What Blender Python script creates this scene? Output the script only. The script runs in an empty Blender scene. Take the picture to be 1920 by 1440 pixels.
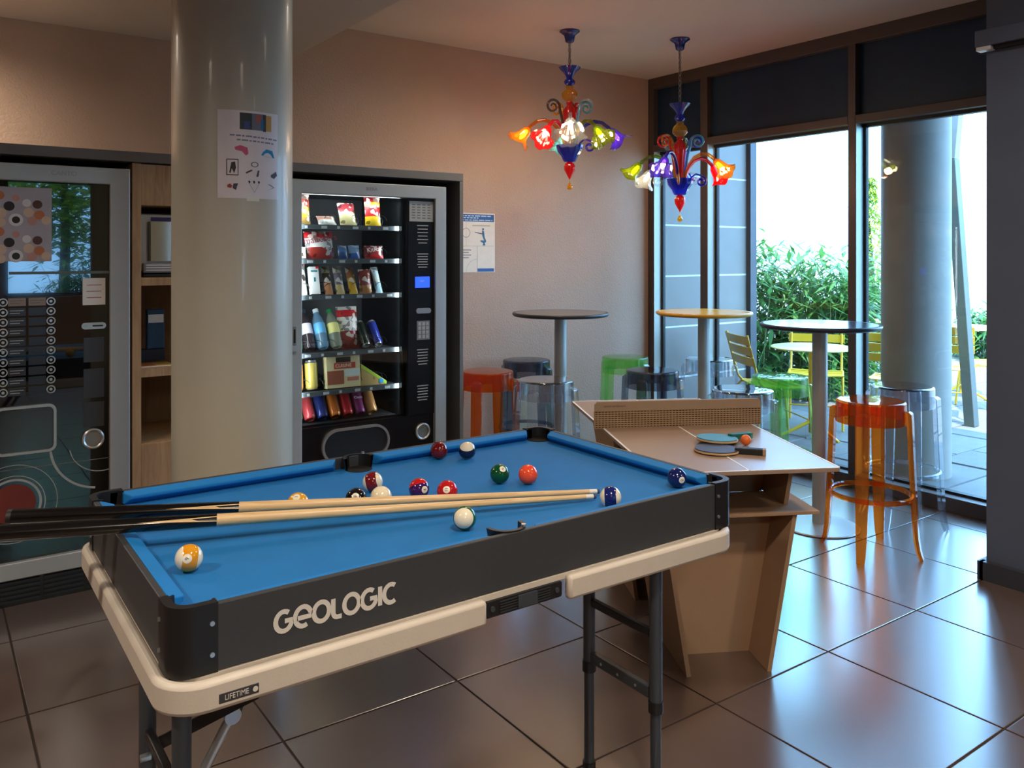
import bpy, math, random
from mathutils import Vector, Matrix
random.seed(7)
C = bpy.context.scene.collection
SC = bpy.context.scene
PI = math.pi
def R(d): return math.radians(d)

# ---------------------------------------------------------------- camera
cam = bpy.data.cameras.new('camera')
cam.sensor_width = 36.0
cam.lens = 36.0 * 1555.0 / 1920.0
cam.shift_y = -(720.0 - 478.0) / 1920.0
cam.clip_start = 0.05
cam.clip_end = 200
camo = bpy.data.objects.new('camera', cam)
camo.location = (0, 0, 1.5)
camo.rotation_euler = (R(90), 0, R(-35.4))
C.objects.link(camo)
SC.camera = camo

# ---------------------------------------------------------------- world, sun, exposure
w = bpy.data.worlds.new('sky'); SC.world = w; w.use_nodes = True
wt = w.node_tree; wt.nodes.clear()
wo = wt.nodes.new('ShaderNodeOutputWorld'); wb = wt.nodes.new('ShaderNodeBackground')
wb.inputs['Color'].default_value = (0.26, 0.57, 1.0, 1)
wb.inputs['Strength'].default_value = 9.5
wt.links.new(wb.outputs[0], wo.inputs[0])
sun = bpy.data.lights.new('sun', 'SUN'); sun.energy = 8.0; sun.angle = R(0.6); sun.color = (1.0, 0.95, 0.86)
suno = bpy.data.objects.new('sun', sun); C.objects.link(suno)
sd = Vector((-0.38, -0.55, 1.15)).normalized()
suno.rotation_euler = sd.to_track_quat('Z', 'Y').to_euler()
suno.location = (0, -6, 12)
vs = SC.view_settings
vs.view_transform = 'Standard'; vs.look = 'None'; vs.exposure = 0.66; vs.gamma = 1.0
vs.use_curve_mapping = False
cy = SC.cycles
cy.use_denoising = True
cy.transparent_max_bounces = 32
cy.max_bounces = 10
cy.sample_clamp_indirect = 6.0
cy.caustics_reflective = False
cy.caustics_refractive = False

# ---------------------------------------------------------------- materials
def lin(c):
    c = c / 255.0
    return c / 12.92 if c <= 0.04045 else ((c + 0.055) / 1.055) ** 2.4
def rgb(*c): return tuple(lin(x) for x in c) + (1.0,)
MATS = {}
def mat(name, col, rough=0.5, metal=0.0, var=0.06, scale=18.0, bump=0.0, bscale=None, coat=0.0,
        stretch=None, emit=None, spec=0.5, sheen=0.0, rnd=0.0):
    """principled with procedural noise variation; col in sRGB 0-255"""
    if name in MATS: return MATS[name]
    m = bpy.data.materials.new(name); m.use_nodes = True; MATS[name] = m
    t = m.node_tree; n = t.nodes; p = n['Principled BSDF']
    c = rgb(*col)
    tc = n.new('ShaderNodeTexCoord'); mp = n.new('ShaderNodeMapping')
    t.links.new(tc.outputs['Object'], mp.inputs['Vector'])
    if stretch: mp.inputs['Scale'].default_value = stretch
    nz = n.new('ShaderNodeTexNoise'); nz.inputs['Scale'].default_value = scale; nz.inputs['Detail'].default_value = 5
    t.links.new(mp.outputs[0], nz.inputs['Vector'])
    mx = n.new('ShaderNodeMix'); mx.data_type = 'RGBA'
    mx.inputs['A'].default_value = tuple(max(0, x * (1 - var * 1.6)) for x in c[:3]) + (1,)
    mx.inputs['B'].default_value = tuple(min(1, x * (1 + var * 1.6)) for x in c[:3]) + (1,)
    t.links.new(nz.outputs['Fac'], mx.inputs['Factor'])
    last = mx.outputs['Result']
    if rnd:
        oi = n.new('ShaderNodeObjectInfo'); hs = n.new('ShaderNodeHueSaturation')
        mr = n.new('ShaderNodeMapRange'); mr.inputs['To Min'].default_value = 1 - rnd; mr.inputs['To Max'].default_value = 1 + rnd
        t.links.new(oi.outputs['Random'], mr.inputs['Value']); t.links.new(mr.outputs[0], hs.inputs['Value'])
        t.links.new(last, hs.inputs['Color']); last = hs.outputs[0]
    t.links.new(last, p.inputs['Base Color'])
    p.inputs['Roughness'].default_value = rough
    p.inputs['Metallic'].default_value = metal
    p.inputs['Specular IOR Level'].default_value = spec
    p.inputs['Coat Weight'].default_value = coat
    p.inputs['Coat Roughness'].default_value = 0.05
    if sheen: p.inputs['Sheen Weight'].default_value = sheen
    if emit:
        p.inputs['Emission Color'].default_value = rgb(*emit[0]); p.inputs['Emission Strength'].default_value = emit[1]
    if bump:
        bz = n.new('ShaderNodeTexNoise'); bz.inputs['Scale'].default_value = bscale or scale * 6; bz.inputs['Detail'].default_value = 4
        t.links.new(mp.outputs[0], bz.inputs['Vector'])
        bp = n.new('ShaderNodeBump'); bp.inputs['Strength'].default_value = bump; bp.inputs['Distance'].default_value = 0.01
        t.links.new(bz.outputs['Fac'], bp.inputs['Height']); t.links.new(bp.outputs[0], p.inputs['Normal'])
    return m
def clear(name, tint, rough=0.0, ior=1.45, body=0.0, trans=0.0, gain=1.0):
    """clear plastic or glass: tinted see-through + fresnel gloss (+ a little coloured body)"""
    if name in MATS: return MATS[name]
    m = bpy.data.materials.new(name); m.use_nodes = True; MATS[name] = m
    t = m.node_tree; n = t.nodes; n.clear()
    out = n.new('ShaderNodeOutputMaterial')
    c = tint if len(tint) == 4 else tuple(tint) + (1,)
    tc = n.new('ShaderNodeTexCoord'); nz = n.new('ShaderNodeTexNoise'); nz.inputs['Scale'].default_value = 9
    t.links.new(tc.outputs['Object'], nz.inputs['Vector'])
    mx = n.new('ShaderNodeMix'); mx.data_type = 'RGBA'
    mx.inputs['A'].default_value = tuple(x * 0.95 for x in c[:3]) + (1,); mx.inputs['B'].default_value = c
    t.links.new(nz.outputs['Fac'], mx.inputs['Factor'])
    tr = n.new('ShaderNodeBsdfTransparent'); t.links.new(mx.outputs['Result'], tr.inputs['Color'])
    base = tr.outputs[0]
    if body:
        df = n.new('ShaderNodeBsdfDiffuse'); t.links.new(mx.outputs['Result'], df.inputs['Color'])
        tl = n.new('ShaderNodeBsdfTranslucent'); t.links.new(mx.outputs['Result'], tl.inputs['Color'])
        a = n.new('ShaderNodeMixShader'); a.inputs[0].default_value = trans or 0.5
        t.links.new(df.outputs[0], a.inputs[1]); t.links.new(tl.outputs[0], a.inputs[2])
        b = n.new('ShaderNodeMixShader'); b.inputs[0].default_value = body
        t.links.new(base, b.inputs[1]); t.links.new(a.outputs[0], b.inputs[2]); base = b.outputs[0]
    gl = n.new('ShaderNodeBsdfGlossy'); gl.inputs['Roughness'].default_value = rough
    fr = n.new('ShaderNodeFresnel'); ge = n.new('ShaderNodeNewGeometry'); im = n.new('ShaderNodeMix')
    im.inputs['A'].default_value = ior; im.inputs['B'].default_value = 1.0 / ior    # same gloss on both faces of a wall
    t.links.new(ge.outputs['Backfacing'], im.inputs['Factor']); t.links.new(im.outputs['Result'], fr.inputs['IOR'])
    fac = fr.outputs[0]
    if gain != 1.0:
        ml = n.new('ShaderNodeMath'); ml.operation = 'MULTIPLY'; ml.use_clamp = True
        ml.inputs[1].default_value = gain; t.links.new(fac, ml.inputs[0]); fac = ml.outputs[0]
    s = n.new('ShaderNodeMixShader'); t.links.new(fac, s.inputs[0])
    t.links.new(base, s.inputs[1]); t.links.new(gl.outputs[0], s.inputs[2])
    t.links.new(s.outputs[0], out.inputs['Surface'])
    return m
def glow(name, col, strength):
    if name in MATS: return MATS[name]
    m = bpy.data.materials.new(name); m.use_nodes = True; MATS[name] = m
    t = m.node_tree; n = t.nodes; n.clear()
    out = n.new('ShaderNodeOutputMaterial'); e = n.new('ShaderNodeEmission')
    e.inputs['Color'].default_value = tuple(col) + (1,); e.inputs['Strength'].default_value = strength
    t.links.new(e.outputs[0], out.inputs['Surface'])
    return m
def woodmat(name, c1, c2, rough=0.5, scale=(1, 1, 1), dist=2.0):
    if name in MATS: return MATS[name]
    m = mat(name, c1, rough)
    t = m.node_tree; n = t.nodes; p = n['Principled BSDF']
    tc = n.new('ShaderNodeTexCoord'); mp = n.new('ShaderNodeMapping'); mp.inputs['Scale'].default_value = scale
    t.links.new(tc.outputs['Object'], mp.inputs['Vector'])
    nz = n.new('ShaderNodeTexNoise'); nz.inputs['Scale'].default_value = 4; nz.inputs['Detail'].default_value = 8; nz.inputs['Distortion'].default_value = dist
    t.links.new(mp.outputs[0], nz.inputs['Vector'])
    cr = n.new('ShaderNodeValToRGB'); cr.color_ramp.elements[0].color = rgb(*c2); cr.color_ramp.elements[1].color = rgb(*c1)
    cr.color_ramp.elements[0].position = 0.3; cr.color_ramp.elements[1].position = 0.65
    t.links.new(nz.outputs['Fac'], cr.inputs[0]); t.links.new(cr.outputs[0], p.inputs['Base Color'])
    return m

# ---------------------------------------------------------------- mesh helpers
class MB:
    def __init__(s): s.v = []; s.f = []; s.mi = []; s.M = None
    def add(s, vs_, fs, m=0):
        b = len(s.v)
        if s.M is not None: vs_ = [tuple(s.M @ Vector(v)) for v in vs_]
        s.v += [tuple(v) for v in vs_]
        for f in fs: s.f.append(tuple(b + i for i in f)); s.mi.append(m)
        return s
    def box(s, x0, x1, y0, y1, z0, z1, m=0):
        return s.add([(x0,y0,z0),(x1,y0,z0),(x1,y1,z0),(x0,y1,z0),(x0,y0,z1),(x1,y0,z1),(x1,y1,z1),(x0,y1,z1)],
                     [(3,2,1,0),(4,5,6,7),(0,1,5,4),(1,2,6,5),(2,3,7,6),(3,0,4,7)], m)
    def prism(s, poly, a0, a1, axis='z', m=0):
        """poly: 2D list; axis z -> (x,y), y -> (x,z), x -> (y,z)"""
        n = len(poly)
        def p(q, a):
            return {'z': (q[0], q[1], a), 'y': (q[0], a, q[1]), 'x': (a, q[0], q[1])}[axis]
        vs_ = [p(q, a0) for q in poly] + [p(q, a1) for q in poly]
        fs = [tuple(range(n))[::-1], tuple(range(n, 2 * n))] + [(i, (i + 1) % n, n + (i + 1) % n, n + i) for i in range(n)]
        ar = sum(poly[i][0] * poly[(i + 1) % n][1] - poly[(i + 1) % n][0] * poly[i][1] for i in range(n))
        flip = (ar < 0) != (a1 < a0)
        if axis == 'y': flip = not flip
        if flip: fs = [f[::-1] for f in fs]
        return s.add(vs_, fs, m)
    def lathe(s, prof, n=32, c=(0, 0, 0), rib=0.0, k=0, cap=True, m=0, a0=0.0, a1=2 * PI):
        full = abs(a1 - a0 - 2 * PI) < 1e-6
        cols = n if full else n + 1
        vs_ = []
        for (r, z) in prof:
            for i in range(cols):
                a = a0 + (a1 - a0) * i / n
                rr = r * (1 + rib * math.cos(k * a)) if k else r
                vs_.append((c[0] + rr * math.cos(a), c[1] + rr * math.sin(a), c[2] + z))
        fs = []
        for j in range(len(prof) - 1):
            for i in range(n):
                i2 = (i + 1) % cols
                fs.append((j * cols + i, j * cols + i2, (j + 1) * cols + i2, (j + 1) * cols + i))
        if cap and full:
            if prof[0][0] > 1e-5: fs.append(tuple(range(cols))[::-1])
            L = (len(prof) - 1) * cols
            if prof[-1][0] > 1e-5: fs.append(tuple(range(L, L + cols)))
        return s.add(vs_, fs, m)
    def cyl(s, c, r, h, n=24, axis='z', m=0, r2=None):
        r2 = r if r2 is None else r2
        vs_ = []
        for a_, rr in ((0, r), (h, r2)):
            for i in range(n):
                t = 2 * PI * i / n; x, y = rr * math.cos(t), rr * math.sin(t)
                vs_.append({'z': (c[0]+x, c[1]+y, c[2]+a_), 'y': (c[0]+x, c[1]+a_, c[2]-y), 'x': (c[0]+a_, c[1]+x, c[2]+y)}[axis])
        fs = [tuple(range(n))[::-1], tuple(range(n, 2*n))] + [(i, (i+1) % n, n+(i+1) % n, n+i) for i in range(n)]
        return s.add(vs_, fs, m)
    def tube(s, pts, r, n=10, m=0, closed=False, w=None, up=None):
        """swept tube; w: (half width, half height) for a rectangular section along 'up'"""
        P = [Vector(p) for p in pts]; k = len(P)
        rs = r if isinstance(r, (list, tuple)) else [r] * k
        vs_ = []; prev = None
        for i in range(k):
            if closed: t = P[(i + 1) % k] - P[i - 1]
            else: t = P[min(i + 1, k - 1)] - P[max(i - 1, 0)]
            t.normalize()
            if up is not None: u = Vector(up[i] if isinstance(up, list) else up)
            elif prev is None: u = Vector((0, 0, 1)) if abs(t.z) < 0.9 else Vector((1, 0, 0))
            else: u = prev
            u = (u - t * u.dot(t)).normalized(); prev = u; b = t.cross(u)
            if w:
                hw, hh = w[i] if isinstance(w, list) else w
                for (sa, sb) in ((-1, -1), (1, -1), (1, 1), (-1, 1)):
                    vs_.append(tuple(P[i] + b * sa * hw + u * sb * hh))
            else:
                for j in range(n):
                    a = 2 * PI * j / n
                    vs_.append(tuple(P[i] + (u * math.cos(a) + b * math.sin(a)) * rs[i]))
        q = 4 if w else n
        fs = []
        for i in range(k if closed else k - 1):
            i2 = (i + 1) % k
            for j in range(q):
                fs.append((i * q + j, i2 * q + j, i2 * q + (j + 1) % q, i * q + (j + 1) % q))
        if not closed:
            fs.append(tuple(range(q))); fs.append(tuple(range((k - 1) * q, k * q))[::-1])
        fs = [f[::-1] for f in fs] if not w else fs
        return s.add(vs_, fs, m)
    def sphere(s, c, r, nu=24, nv=14, m=0, sc=(1, 1, 1)):
        prof = [(max(1e-6, r * math.sin(PI * j / nv)), -r * math.cos(PI * j / nv)) for j in range(nv + 1)]
        b = len(s.v); s.lathe(prof, nu, (0, 0, 0), cap=False, m=m)
        for i in range(b, len(s.v)):
            v = s.v[i]; s.v[i] = (c[0] + v[0] * sc[0], c[1] + v[1] * sc[1], c[2] + v[2] * sc[2])
        return s
    def mesh(s, name, mats, smooth=None):
        me = bpy.data.meshes.new(name)
        me.from_pydata(s.v, [], s.f)
        for m_ in (mats if isinstance(mats, (list, tuple)) else [mats]): me.materials.append(m_)
        me.polygons.foreach_set('material_index', s.mi)
        if smooth:
            me.polygons.foreach_set('use_smooth', [True] * len(s.f))
            if smooth < 180: me.set_sharp_from_angle(angle=R(smooth))
        me.validate(); me.update()
        return me
    def build(s, name, mats, parent=None, smooth=None, bevel=None, loc=None, rot=None):
        o = bpy.data.objects.new(name, s.mesh(name, mats, smooth)); C.objects.link(o)
        if parent is not None: o.parent = parent
        if loc: o.location = loc
        if rot: o.rotation_euler = rot
        if bevel:
            b = o.modifiers.new('bevel', 'BEVEL'); b.width = bevel; b.segments = 2; b.limit_method = 'ANGLE'; b.angle_limit = R(40)
            b.harden_normals = False
        return o
def empty(name, loc=(0, 0, 0), rz=0.0):
    o = bpy.data.objects.new(name, None); o.location = loc; o.rotation_euler = (0, 0, rz); o.empty_display_size = 0.1
    C.objects.link(o); return o
def tag(o, label, cat=None, group=None, kind=None):
    o['label'] = label
    if cat: o['category'] = cat
    if group: o['group'] = group
    if kind: o['kind'] = kind
    return o
def struct(o, label=None, cat=None):
    o['kind'] = 'structure'
    if label: o['label'] = label
    if cat: o['category'] = cat
    return o
def copy_tree(o, parent=None):
    c = o.copy(); C.objects.link(c); c.parent = parent
    for ch in list(o.children): copy_tree(ch, c)
    return c
def rrect(x0, x1, y0, y1, r, n=6):
    pts = []
    for cx, cy_, a in ((x1 - r, y1 - r, 0), (x0 + r, y1 - r, 90), (x0 + r, y0 + r, 180), (x1 - r, y0 + r, 270)):
        for i in range(n + 1):
            t = R(a + 90 * i / n); pts.append((cx + r * math.cos(t), cy_ + r * math.sin(t)))
    return pts
def text(name, s, size, loc, m, parent=None, rot=(R(90), 0, 0), ext=0.0004, align='CENTER', sx=1.0):
    cu = bpy.data.curves.new(name, 'FONT'); cu.body = s; cu.size = size; cu.extrude = ext
    cu.align_x = align; cu.align_y = 'CENTER'; cu.resolution_u = 3
    o = bpy.data.objects.new(name, cu); C.objects.link(o)
    me = bpy.data.meshes.new_from_object(o.evaluated_get(bpy.context.evaluated_depsgraph_get()))
    C.objects.unlink(o); bpy.data.objects.remove(o)
    me.materials.clear(); me.materials.append(m)
    t = bpy.data.objects.new(name, me); C.objects.link(t)
    t.location = loc; t.rotation_euler = rot; t.scale = (sx, 1, 1)
    if parent is not None: t.parent = parent
    return t
def ring_panel(mb, outer, inner, a0, a1, m=0):
    """flat ring (two matching outlines) extruded along y"""
    n = len(outer)
    vs_ = [(p[0], a0, p[1]) for p in outer] + [(p[0], a0, p[1]) for p in inner] + \
          [(p[0], a1, p[1]) for p in outer] + [(p[0], a1, p[1]) for p in inner]
    fs = []
    for i in range(n):
        j = (i + 1) % n
        fs += [(i, j, n + j, n + i)[::-1], (2*n+i, 2*n+j, 3*n+j, 3*n+i), (i, j, 2*n+j, 2*n+i), (n+i, n+j, 3*n+j, 3*n+i)[::-1]]
    mb.add(vs_, fs, m)
# ================================================================ SETTING
XW, YB, ZC, ZS = 4.89, 4.94, 2.95, 2.71      # window plane, back wall, ceiling, dropped soffit
X0, Y0 = -3.9, -4.2
wall_m = mat('wall_plaster', (184, 156, 136), 0.85, var=0.05, scale=3.0, bump=0.35, bscale=90)
ceil_m = mat('ceiling_paint', (212, 196, 182), 0.8, var=0.02, scale=2.0)
sof_m = mat('soffit_paint', (198, 182, 168), 0.8, var=0.02, scale=2.0)
grout_m = mat('grout', (62, 52, 48), 0.8)
tile_m = mat('floor_tile', (98, 80, 72), 0.28, coat=1.0, spec=0.6, var=0.10, scale=2.2, rnd=0.05, bump=0.02, bscale=30); tile_m.node_tree.nodes['Principled BSDF'].inputs['IOR'].default_value = 1.75; tile_m.node_tree.nodes['Principled BSDF'].inputs['Coat Roughness'].default_value = 0.24; tile_m.node_tree.nodes['Principled BSDF'].inputs['Coat IOR'].default_value = 1.7
alu_m = mat('window_brown_aluminium', (82, 72, 70), 0.45, metal=0.3, var=0.04, scale=8)
gasket_m = mat('black_gasket', (14, 16, 20), 0.5)
pane_m = clear('window_glass', (0.97, 0.99, 0.98, 1), 0.0, 1.45)
spandrel_m = mat('dark_spandrel_glass', (24, 46, 70), 0.35, var=0.1, scale=6, spec=0.4)
darkclad_m = mat('dark_cladding', (84, 94, 114), 0.55, var=0.06, scale=5)
concrete_m = mat('concrete', (148, 140, 130), 0.6, var=0.10, scale=4, bump=0.08, bscale=25)
paintcol_m = mat('painted_concrete', (188, 184, 168), 0.38, var=0.06, scale=3.5, bump=0.10, bscale=14, coat=0.15)

# floor: slab with every tile its own piece
slab = struct(MB().box(X0, XW + 0.16, Y0, YB, -0.12, -0.004).build('floor', grout_m))
TS, TX, TY = 0.628, 3.419, 1.865
def tilemesh():
    h = 0.5; g = 0.0035 / TS; b = 0.002 / TS
    a = h - g; c = a - b
    vs_ = [(-a,-a,-1),(a,-a,-1),(a,a,-1),(-a,a,-1),(-a,-a,-.15),(a,-a,-.15),(a,a,-.15),(-a,a,-.15),(-c,-c,0),(c,-c,0),(c,c,0),(-c,c,0)]
    fs = [(0,1,5,4),(1,2,6,5),(2,3,7,6),(3,0,4,7),(4,5,9,8),(5,6,10,9),(6,7,11,10),(7,4,8,11),(8,9,10,11)]
    return MB().add(vs_, fs).mesh('tile', tile_m)
tm = tilemesh()
for i in range(-13, 4):
    for j in range(-11, 6):
        xa, xb = max(X0, TX + i * TS), min(XW + 0.02, TX + (i + 1) * TS)
        ya, yb = max(Y0, TY + j * TS), min(YB, TY + (j + 1) * TS)
        if xb - xa < 0.03 or yb - ya < 0.03: continue
        o = bpy.data.objects.new('tile', tm); C.objects.link(o); o.parent = slab
        o.location = ((xa + xb) / 2, (ya + yb) / 2, 0); o.scale = (xb - xa, yb - ya, 0.004)

# walls and ceiling
struct(MB().box(X0 - 0.2, XW + 0.13, YB, YB + 0.2, 0, 3.1).build('wall_back', wall_m))
struct(MB().box(X0 - 0.2, X0, Y0, YB, 0, 3.1).build('wall_left', wall_m))
struct(MB().box(1.85, XW + 0.13, Y0, YB, ZC, 3.15).build('ceiling', ceil_m))
struct(MB().box(X0, 1.85, Y0, YB, ZS, 3.15).build('ceiling_soffit', sof_m), 'dropped plaster soffit over the vending machines', 'ceiling')
# front wall behind the viewer, one window onto the trees
fm = MB()
ops = [(0.85, 1.98)]
xs = [X0] + [q for p in ops for q in p] + [4.1]
for k in range(0, len(xs), 2): fm.box(xs[k], xs[k + 1], Y0 - 0.2, Y0, 0, 3.1)
for a, b in ops: fm.box(a, b, Y0 - 0.2, Y0, 0, 0.95); fm.box(a, b, Y0 - 0.2, Y0, 2.5, 3.1)
struct(fm.build('wall_front', wall_m))
for k, (a, b) in enumerate(ops):
    W = struct(empty('window_%d' % (k + 2), ((a + b) / 2, Y0 - 0.1, 0.95)))
    hw = (b - a) / 2
    f = MB(); f.box(-hw, -hw + .05, -.04, .04, 0, 1.55); f.box(hw - .05, hw, -.04, .04, 0, 1.55)
    f.box(-hw + .05, hw - .05, -.04, .04, 0, .05); f.box(-hw + .05, hw - .05, -.04, .04, 1.5, 1.55)
    f.build('window_frame', alu_m, W)
    MB().box(-hw + .05, hw - .05, -.004, .004, .05, 1.5).build('pane', pane_m, W)

# right side: dark clad block, then the big window wall
blk = struct(MB().box(4.02, XW + 0.13, Y0, 1.86, 0, ZC).build('wall_right', darkclad_m))
MB().box(3.985, 4.02, Y0, 1.875, 0, 0.085).build('baseboard', mat('dark_skirting', (58, 60, 70), 0.45), blk)
MB().box(3.985, 4.4, 1.86, 1.885, 0, 0.085).build('baseboard', MATS['dark_skirting'], blk)
# small wall unit clipped on the block near the top
un = tag(empty('door_contact', (4.02, 1.82, 2.46)), 'small white lidded sensor box on the dark wall panel', 'sensor')
MB().box(-0.05, -0.0005, -0.16, 0.07, 0.0, 0.075).build('housing', darkclad_m, un, bevel=.004)
MB().box(-0.046, -0.0005, 0.0, 0.066, -0.02, -0.0005).build('cover', mat('white_plastic', (225, 225, 228), 0.4), un, bevel=.003)
MB().box(-0.03, -0.0005, -0.15, -0.005, -0.018, -0.0005).build('slot', gasket_m, un)

W = struct(empty('window_1', (XW, 3.3, 0)), 'tall brown aluminium window wall facing the patio', 'window')
def wbox(name, y0, y1, z0, z1, x0=0.0, x1=0.13, m=alu_m, bev=.003):
    return MB().box(x0, x1, y0 - 3.3, y1 - 3.3, z0, z1).build(name, m, W, bevel=bev)
wbox('jamb', 4.875, 4.94, 0, ZC)
wbox('mullion', 4.305, 4.375, 0.085, 2.86)
wbox('mullion', 3.068, 3.122, 0.085, 2.86)
wbox('mullion', 1.862, 1.90, 0.085, 2.86)
side_m = mat('silver_anodised', (176, 184, 176), .4, metal=.2, var=.03)  # pale colour paints the daylight caught by the mullion and jamb sides
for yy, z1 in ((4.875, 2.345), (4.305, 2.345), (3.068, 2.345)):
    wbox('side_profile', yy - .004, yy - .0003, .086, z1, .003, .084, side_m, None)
wbox('head_rail', 1.862, 4.875, 2.86, ZC)
wbox('sill_rail', 1.862, 4.875, 0.0, 0.085, x0=-0.01)
for (a, b) in ((1.90, 3.068), (3.122, 4.305), (4.375, 4.875)):
    wbox('transom', a, b, 2.345, 2.40)
    wbox('spandrel_pane', a, b, 2.40, 2.86, 0.05, 0.07, spandrel_m, None)
    wbox('gasket', a, b, 2.325, 2.345, 0.07, 0.115, gasket_m, None)
    wbox('gasket', a, b, 0.085, 0.10, 0.07, 0.115, gasket_m, None)
    wbox('gasket', b - 0.022, b, 0.10, 2.325, 0.085, 0.115, gasket_m, None)
    wbox('pane', a, b - 0.022, 0.10, 2.325, 0.088, 0.098, pane_m, None)

# inside round column
col = struct(MB().lathe([(0.22, 0), (0.22, ZS)], 64).build('column', paintcol_m, smooth=40, loc=(0.97, 3.21, 0)), 'thick round painted concrete column with a notice', 'column')

# ---------------------------------------------------------------- ceiling lamps (warm recessed downlights, most of them added as fill)
white_m = MATS['white_plastic']
lens_m = glow('lamp_lens', (1.0, 0.80, 0.58), 14.0)
def downlight(x, y, z, energy, label, size=R(168), blend=1.0):
    t = tag(empty('downlight', (x, y, z)), label, 'ceiling light', 'recessed ceiling lamps')
    MB().lathe([(0.045, -0.0005), (0.045, -0.006), (0.062, -0.008), (0.068, -0.004), (0.068, -0.0005)], 28, cap=False).build('trim_ring', white_m, t, smooth=40)
    MB().cyl((0, 0, -0.005), 0.044, 0.0045, 24).build('lens', lens_m, t)
    l = bpy.data.lights.new('downlight', 'SPOT'); l.energy = energy * 1.05; l.color = (1.0, 0.85, 0.68); l.spot_size = size; l.spot_blend = blend
    l.shadow_soft_size = 0.12
    lo = bpy.data.objects.new('lamp_light', l); C.objects.link(lo); lo.parent = t; lo.location = (0, 0, -0.03)
    return t
downlight(-0.25, 4.5, ZS, 85, 'recessed lamp in the soffit above the left vending machine')
downlight(2.74, 3.72, ZC, 48, 'recessed lamp at the top edge near the back wall')
downlight(0.9, 0.6, ZS, 105, 'recessed lamp in the soffit over the pool table end')  # from here down: lamps out of view, added to fill the room
downlight(2.9, 1.2, ZC, 50, 'recessed lamp between pool table and dark wall')
downlight(-1.2, 1.8, ZS, 125, 'recessed lamp in the soffit left of the column')
downlight(-0.6, -1.5, ZS, 210, 'recessed lamp in the soffit behind the viewer')
downlight(2.9, -1.4, ZC, 150, 'recessed lamp in the high ceiling behind the viewer')

# ================================================================ OUTSIDE
pav_m = mat('paver_stone', (108, 106, 104), 0.75, var=0.12, scale=5, rnd=0.10, bump=0.15, bscale=40)
pat = struct(MB().box(XW + 0.16, 22, -14, 16, -0.2, -0.035).build('ground_patio', mat('sand_joint', (112, 110, 104), 0.9)), 'grey stone paved patio outside the window', 'patio')
random.seed(3)
y = 0.8; rowi = 0
while y < 6.2:
    h = random.choice((0.42, 0.5, 0.6)); x = XW + 0.2 - random.random() * 0.4; 
    while x < 10.5:
        wd = random.choice((0.5, 0.7, 0.85, 1.0))
        xa, xb = max(x, XW + 0.17), x + wd
        if xb - xa > 0.08:
            o = bpy.data.objects.new('paver', PM) if 'PM' in globals() else None
            if o is None:
                vs_ = [(-.5,-.5,-1),(.5,-.5,-1),(.5,.5,-1),(-.5,.5,-1),(-.5,-.5,-.3),(.5,-.5,-.3),(.5,.5,-.3),(-.5,.5,-.3),(-.488,-.488,0),(.488,-.488,0),(.488,.488,0),(-.488,.488,0)]
                PM = MB().add(vs_, [(0,1,5,4),(1,2,6,5),(2,3,7,6),(3,0,4,7),(4,5,9,8),(5,6,10,9),(6,7,11,10),(7,4,8,11),(8,9,10,11)]).mesh('paver', pav_m)
                o = bpy.data.objects.new('paver', PM)
            C.objects.link(o); o.parent = pat
            o.location = ((xa + xb) / 2, y + h / 2, -0.003 - random.random() * 0.006)
            o.scale = (xb - xa - 0.012, h - 0.012, 0.035)
        x += wd
    y += h
# building carried on outside: clad wall beside the window and the storey overhead
clad_m = mat('grey_cladding', (126, 120, 116), 0.5, var=0.03, scale=3)
cw = struct(MB().box(XW + 0.13, 6.22, YB + 0.03, YB + 0.25, -0.05, 3.0).build('wall_outside', mat('cladding_backing', (236, 238, 240), 0.6)), 'pale grey panel wall just outside the window', 'wall')
for k in range(7):
    z0 = 0.03 + k * 0.433
    MB().box(XW + 0.14, 6.17, YB + 0.025, YB + 0.0299, z0, z0 + 0.417).build('panel', clad_m, cw)
MB().box(6.175, 6.26, YB - 0.02, YB + 0.27, -0.03, 3.0).build('corner_trim', mat('dark_trim', (60, 66, 76), 0.5), cw)
struct(MB().box(XW + 0.13, 6.2, -9, 9, 3.02, 3.4).build('ceiling_overhang', concrete_m), 'concrete storey overhanging the patio', 'overhang')
oc = struct(MB().lathe([(0.222, -0.03), (0.222, 3.02)], 64).build('column_outside', concrete_m, smooth=40, loc=(5.62, 3.07, 0)), 'round bare concrete column outside the window', 'column')
struct(MB().box(17.0, 17.3, -8, 16, -0.05, 2.6).build('wall_boundary', mat('white_render', (240, 240, 236), 0.8)), 'white boundary wall beyond the patio', 'wall')
# ================================================================ POOL TABLE ON A FOLDING TABLE
black_m = mat('black_laminate', (54, 56, 60), 0.5, var=0.08, scale=60, bump=0.05, bscale=300)
blackp_m = mat('black_plastic', (22, 22, 24), 0.42, var=0.06, scale=30)
felt_m = mat('blue_felt', (22, 112, 180), 0.75, var=0.08, scale=14, bump=0.12, bscale=700, spec=.35)
cush_m = mat('blue_cushion_cloth', (16, 120, 194), 0.7, var=0.06, scale=20, bump=0.1, bscale=700, spec=.35)
whitet_m = mat('white_table_plastic', (206, 196, 184), 0.45, var=0.03, scale=25, bump=0.04, bscale=200)
steel_m = mat('grey_powder_steel', (70, 76, 84), 0.38, metal=0.35, var=0.05, scale=30)
chrome_m = mat('zinc_steel', (196, 204, 212), 0.28, metal=0.9, var=0.06, scale=25)
letter_m = mat('pale_print', (214, 210, 204), 0.6, var=0.02)

PX0, PX1, PY0, PY1, PZ0, PZ1, FZ = 0.36, 1.88, 1.555, 2.46, 0.735, 0.86, 0.825
pcx, pcy = (PX0 + PX1) / 2, (PY0 + PY1) / 2
ft = tag(empty('folding_table', (pcx, pcy, 0)), 'white plastic folding table carrying the pool table top', 'table')
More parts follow.
